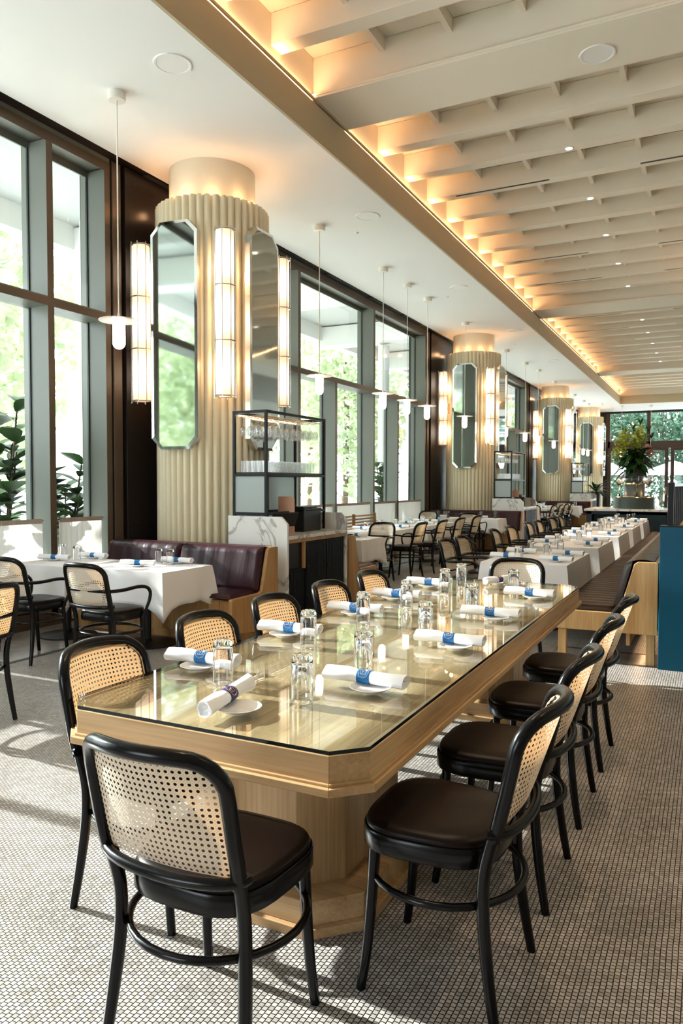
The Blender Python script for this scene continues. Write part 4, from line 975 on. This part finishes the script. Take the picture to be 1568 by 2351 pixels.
def flowers(c, z):
    t = thing('flower_arrangement', 'large arrangement of yellow flowers and dark leaves in the tall vase', 'flowers', (*c, z)); R = random.Random(3)
    m = MB()
    for i in range(120):
        a = R.uniform(0, 2*pi); e = R.uniform(-.5, .9); d = (cos(a)*cos(e), sin(a)*cos(e), sin(e)); leaf_fan(m, (d[0]*.12, d[1]*.12, .12+R.uniform(0, .45)), d, R.uniform(.26, .58), R.uniform(.03, .085), R.uniform(.05, .30))
    m.build('leaves', dark_leaf, t, ang=180)
    for s in ((-.26, -.25, .66), (-.20, -.2, .84), (.05, -.2, .80), (-.36, -.2, .52), (.12, -.15, .92)):
        m = MB()
        for i in range(110):
            p = Vector(s)+Vector((R.gauss(0, .075), R.gauss(0, .075), R.gauss(0, .12))); leaf_fan(m, p, (R.uniform(-1, 1), R.uniform(-1, 1), R.uniform(-.2, 1)), .10, .042, .01, n=2)
        m.build('yellow_bloom', flower_y, t, ang=180)
    for s in ((.30, -.15, .62), (.36, -.1, .50)):
        m = MB()
        for i in range(30): leaf_fan(m, s, (R.uniform(-1, 1), R.uniform(-1, .5), R.uniform(-.6, 1)), .13, .05, .0, n=2)
        m.build('peach_bloom', flower_p, t, ang=180)
    m = MB()
    for s in ((-.05, 0, 1.18), (.12, 0, 1.30), (.30, 0, 1.12), (.02, .1, 1.05), (.36, .1, .95), (-.25, 0, 1.08)):
        m.tube([(0, 0, .2), (s[0]*.5, s[1]*.5, s[2]*.6), s], .012, 5)
        for q in range(6): a = q*pi/3; leaf_fan(m, (s[0], s[1], s[2]-.08), (cos(a)*.7, sin(a)*.7, 1), .19, .03, 0, n=3)
    m.build('spiky_stems', leaf, t, ang=180)
island()

# ------------------------------------------------------------------ outdoors
def outdoors():
    g = MB(); g.box(-45, -6.9, -45, 75, -.25, -.06); g.box(-6.9, 30, YEND+.25, 75, -.25, -.06)
    tag(g.build('pavement', paving, smooth=False), 'pale pavement outside the windows', 'pavement', None, 'structure')
    # porch roof with beams
    n = 1
    for k, y in enumerate((-4, 0.5, 5.2, 9.9, 14.6, 19.3, 24.0, 28.7, 33.4)):
        m = MB(); m.box(-10.6, -6.95, y, y+.55, 5.55, 6.1); o = m.build('porch_beam', ext_white, smooth=False); tag(o, 'pale porch beam outside, %s from the camera' % ORD[k], 'beam', 'porch beams', 'structure')
    m = MB(); m.box(-10.6, -10.3, -5, 40, 5.72, 6.14)
    tag(m.build('porch_beam', ext_white, smooth=False), 'long pale beam along the outer porch edge', 'beam', None, 'structure')
    m = MB()
    m.box(-10.6, -6.95, -5, 40, 6.14, 6.2)
    for i in range(12): m.box(-10.1, -6.95, -5+i*4.7+2.2, -5+i*4.7+2.5, 5.98, 6.14)
    tag(m.build('porch_roof', ext_grey, smooth=False), 'pale grey porch roof outside', 'roof', None, 'structure')
    p = thing('porch_post', 'post', 'post'); m = MB(); m.lathe([(.16, 0), (.16, 5.55)], 24); m.build('post_shaft', ext_white, p); P = Proto(p)
    for k in range(4): P.put((-8.5, 8.58+11.22*k-.08, -.06), 0, 'round pale porch post outside the window, %s from the camera' % ORD[k], 'porch posts')
    # fiddle leaf figs
    def fig(x, y, h, lab, seed):
        t = thing('fiddle_leaf_fig', lab, 'plant', (x, y, -.06), 0, 'fig plants outside the windows'); R = random.Random(seed)
        m = MB(); m.lathe([(0, 0), (.17, 0), (.22, .45), (.20, .45), (.18, .40), (0, .40)], 20); m.build('pot', ext_grey, t)
        s = MB(); l = MB()
        for b in range(6):
            a = R.uniform(0, 6.28); top = Vector((.38*cos(a)*R.uniform(.3, 1), .38*sin(a)*R.uniform(.3, 1), h*R.uniform(.7, 1)))
            s.tube([(0, 0, .4), tuple(top*.5+Vector((0, 0, .1))), tuple(top)], .012, 5)
            for q in range(13):
                f = .35+.65*q/12; base = Vector((top.x*f, top.y*f, .4+(top.z-.4)*f)); a2 = q*2.4+b
                leaf_fan(l, base, (cos(a2), sin(a2), .55), R.uniform(.28, .42), R.uniform(.11, .16), R.uniform(.02, .12), n=6)
        s.build('stems', bark, t); l.build('leaves', leaf, t, ang=180)
    fig(-7.45, 4.85, 2.05, 'large leafy fig plant outside the left window', 1); fig(-7.4, 5.95, 2.65, 'tallest fig plant outside, at the left edge', 4); fig(-7.75, 7.2, 2.0, 'fig plant outside between mullion and dark wall panel', 2); fig(-7.3, 17.1, 2.3, 'fig plant outside the far end of the second window wall', 3); fig(-7.4, 3.75, 2.2, 'fig plant outside partly beyond the left edge', 6)
    # trees
    R = random.Random(11)
    def tree(x, y, h, r, lab, k):
        t = thing('tree', lab, 'tree', (x, y, -.06), 0, 'trees outside'); m = MB(); m.tube([(0, 0, 0), (.1, .05, h*.4), (.0, .0, h*.75)], [.16, .12, .06], 8); m.build('trunk', bark, t)
        m = MB(); N = 4200
        for i in range(N):
            a = R.uniform(0, 2*pi); cz = R.uniform(-1, 1); rr = R.random()**.4; q = sqrt(1-cz*cz); p = Vector((r*rr*q*cos(a), r*rr*q*sin(a), h*.55+h*.48*rr*cz))
            d = Vector((R.uniform(-1, 1), R.uniform(-1, 1), R.uniform(-1, 1))).normalized(); s = d.orthogonal().normalized(); L = R.uniform(.12, .26)
            m.add([p-s*L*.5, p+d*L, p+s*L*.5, p-d*L], [(0, 1, 2, 3)])
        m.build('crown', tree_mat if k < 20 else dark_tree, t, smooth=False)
    k = 0
    for (x, y, h, r) in [(-14.5, 8.9, 10, 2.5), (-18.5, 14, 11.5, 2.9), (-14, 18.7, 11, 2.8), (-18.5, 23.6, 12, 2.9), (-14, 28.3, 11, 2.9), (-18.5, 33.3, 12, 2.9), (-11, 47, 8, 2.6), (-19, 3.5, 6.0, 2.6), (-13, -8, 8, 2.8), (-19, -13, 9, 3.2)]:  # tall ones along the window bays are placed and raised to block the sun
        tree(x, y, h, r, 'sunlit green tree outside the windows, %s from the camera' % ORD[k], k); k += 1
    k = 0
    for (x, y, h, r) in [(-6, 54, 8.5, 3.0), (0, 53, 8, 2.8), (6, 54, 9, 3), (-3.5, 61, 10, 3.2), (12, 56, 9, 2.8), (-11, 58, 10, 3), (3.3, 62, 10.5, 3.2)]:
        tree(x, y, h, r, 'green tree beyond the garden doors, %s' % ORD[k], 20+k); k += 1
    # hedges of the garden and parasols
    h = thing('hedge', 'clipped green hedge beyond the garden doors', 'hedge', (-1, 48.6, 0)); m = MB()
    for i in range(1800):
        p = Vector((R.uniform(-6, 8), R.uniform(-.5, .5), R.uniform(0, 1.7))); d = Vector((R.uniform(-1, 1), R.uniform(-1, 1), R.uniform(-1, 1))).normalized(); s = d.orthogonal().normalized(); L = R.uniform(.1, .2)
        m.add([p-s*L*.5, p+d*L, p+s*L*.5, p-d*L], [(0, 1, 2, 3)])
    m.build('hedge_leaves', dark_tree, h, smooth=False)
    pr = thing('parasol', 'parasol', 'parasol'); m = MB(); m.lathe([(1.7, 2.3), (0, 2.95)], 8); m.lathe([(1.7, 2.3), (1.68, 2.15)], 8); m.build('canopy', umb_white, pr, smooth=False); m = MB(); m.tube([(0, 0, 0), (0, 0, 2.94)], .03, 8); m.build('pole', ext_grey, pr)
    P = Proto(pr)
    for x, y, l in ((-5.6, 45.0, 'white garden parasol left of the flower arrangement'), (-2.0, 46.0, 'white garden parasol right of the flower arrangement'), (1.6, 44.6, 'white garden parasol farthest right')): P.put((x, y, -.06), 0, l, 'garden parasols')
outdoors()
def extras():
    t = thing('security_camera', 'small white dome camera on the ceiling by the farthest column', 'camera', (-4.75, 37.0, CZ)); m = MB(); m.lathe([(.06, 0), (.06, -.03), (.045, -.07), (0, -.09)], 16); m.build('dome', white_trim, t)
    t = thing('potted_palm', 'dark palm in a tall pot beyond the third service counter', 'plant', (-4.30, 31.9, 0)); R = random.Random(5)
    m = MB(); m.lathe([(0, 0), (.18, 0), (.22, 1.25), (.19, 1.25), (0, 1.2)], 20); m.build('pot', vase_mat, t); m = MB()
    for i in range(34):
        a = R.uniform(0, 6.28); e = R.uniform(.1, 1.2); leaf_fan(m, (0, 0, 1.22), (cos(a)*cos(e), sin(a)*cos(e), sin(e)), R.uniform(.6, 1.0), .06, R.uniform(.2, .5), n=6)
    m.build('fronds', dark_leaf, t, ang=180)
extras()
for o in bpy.data.objects:
    if o.parent is None and o.type == 'EMPTY' and not o.children: bpy.data.objects.remove(o)
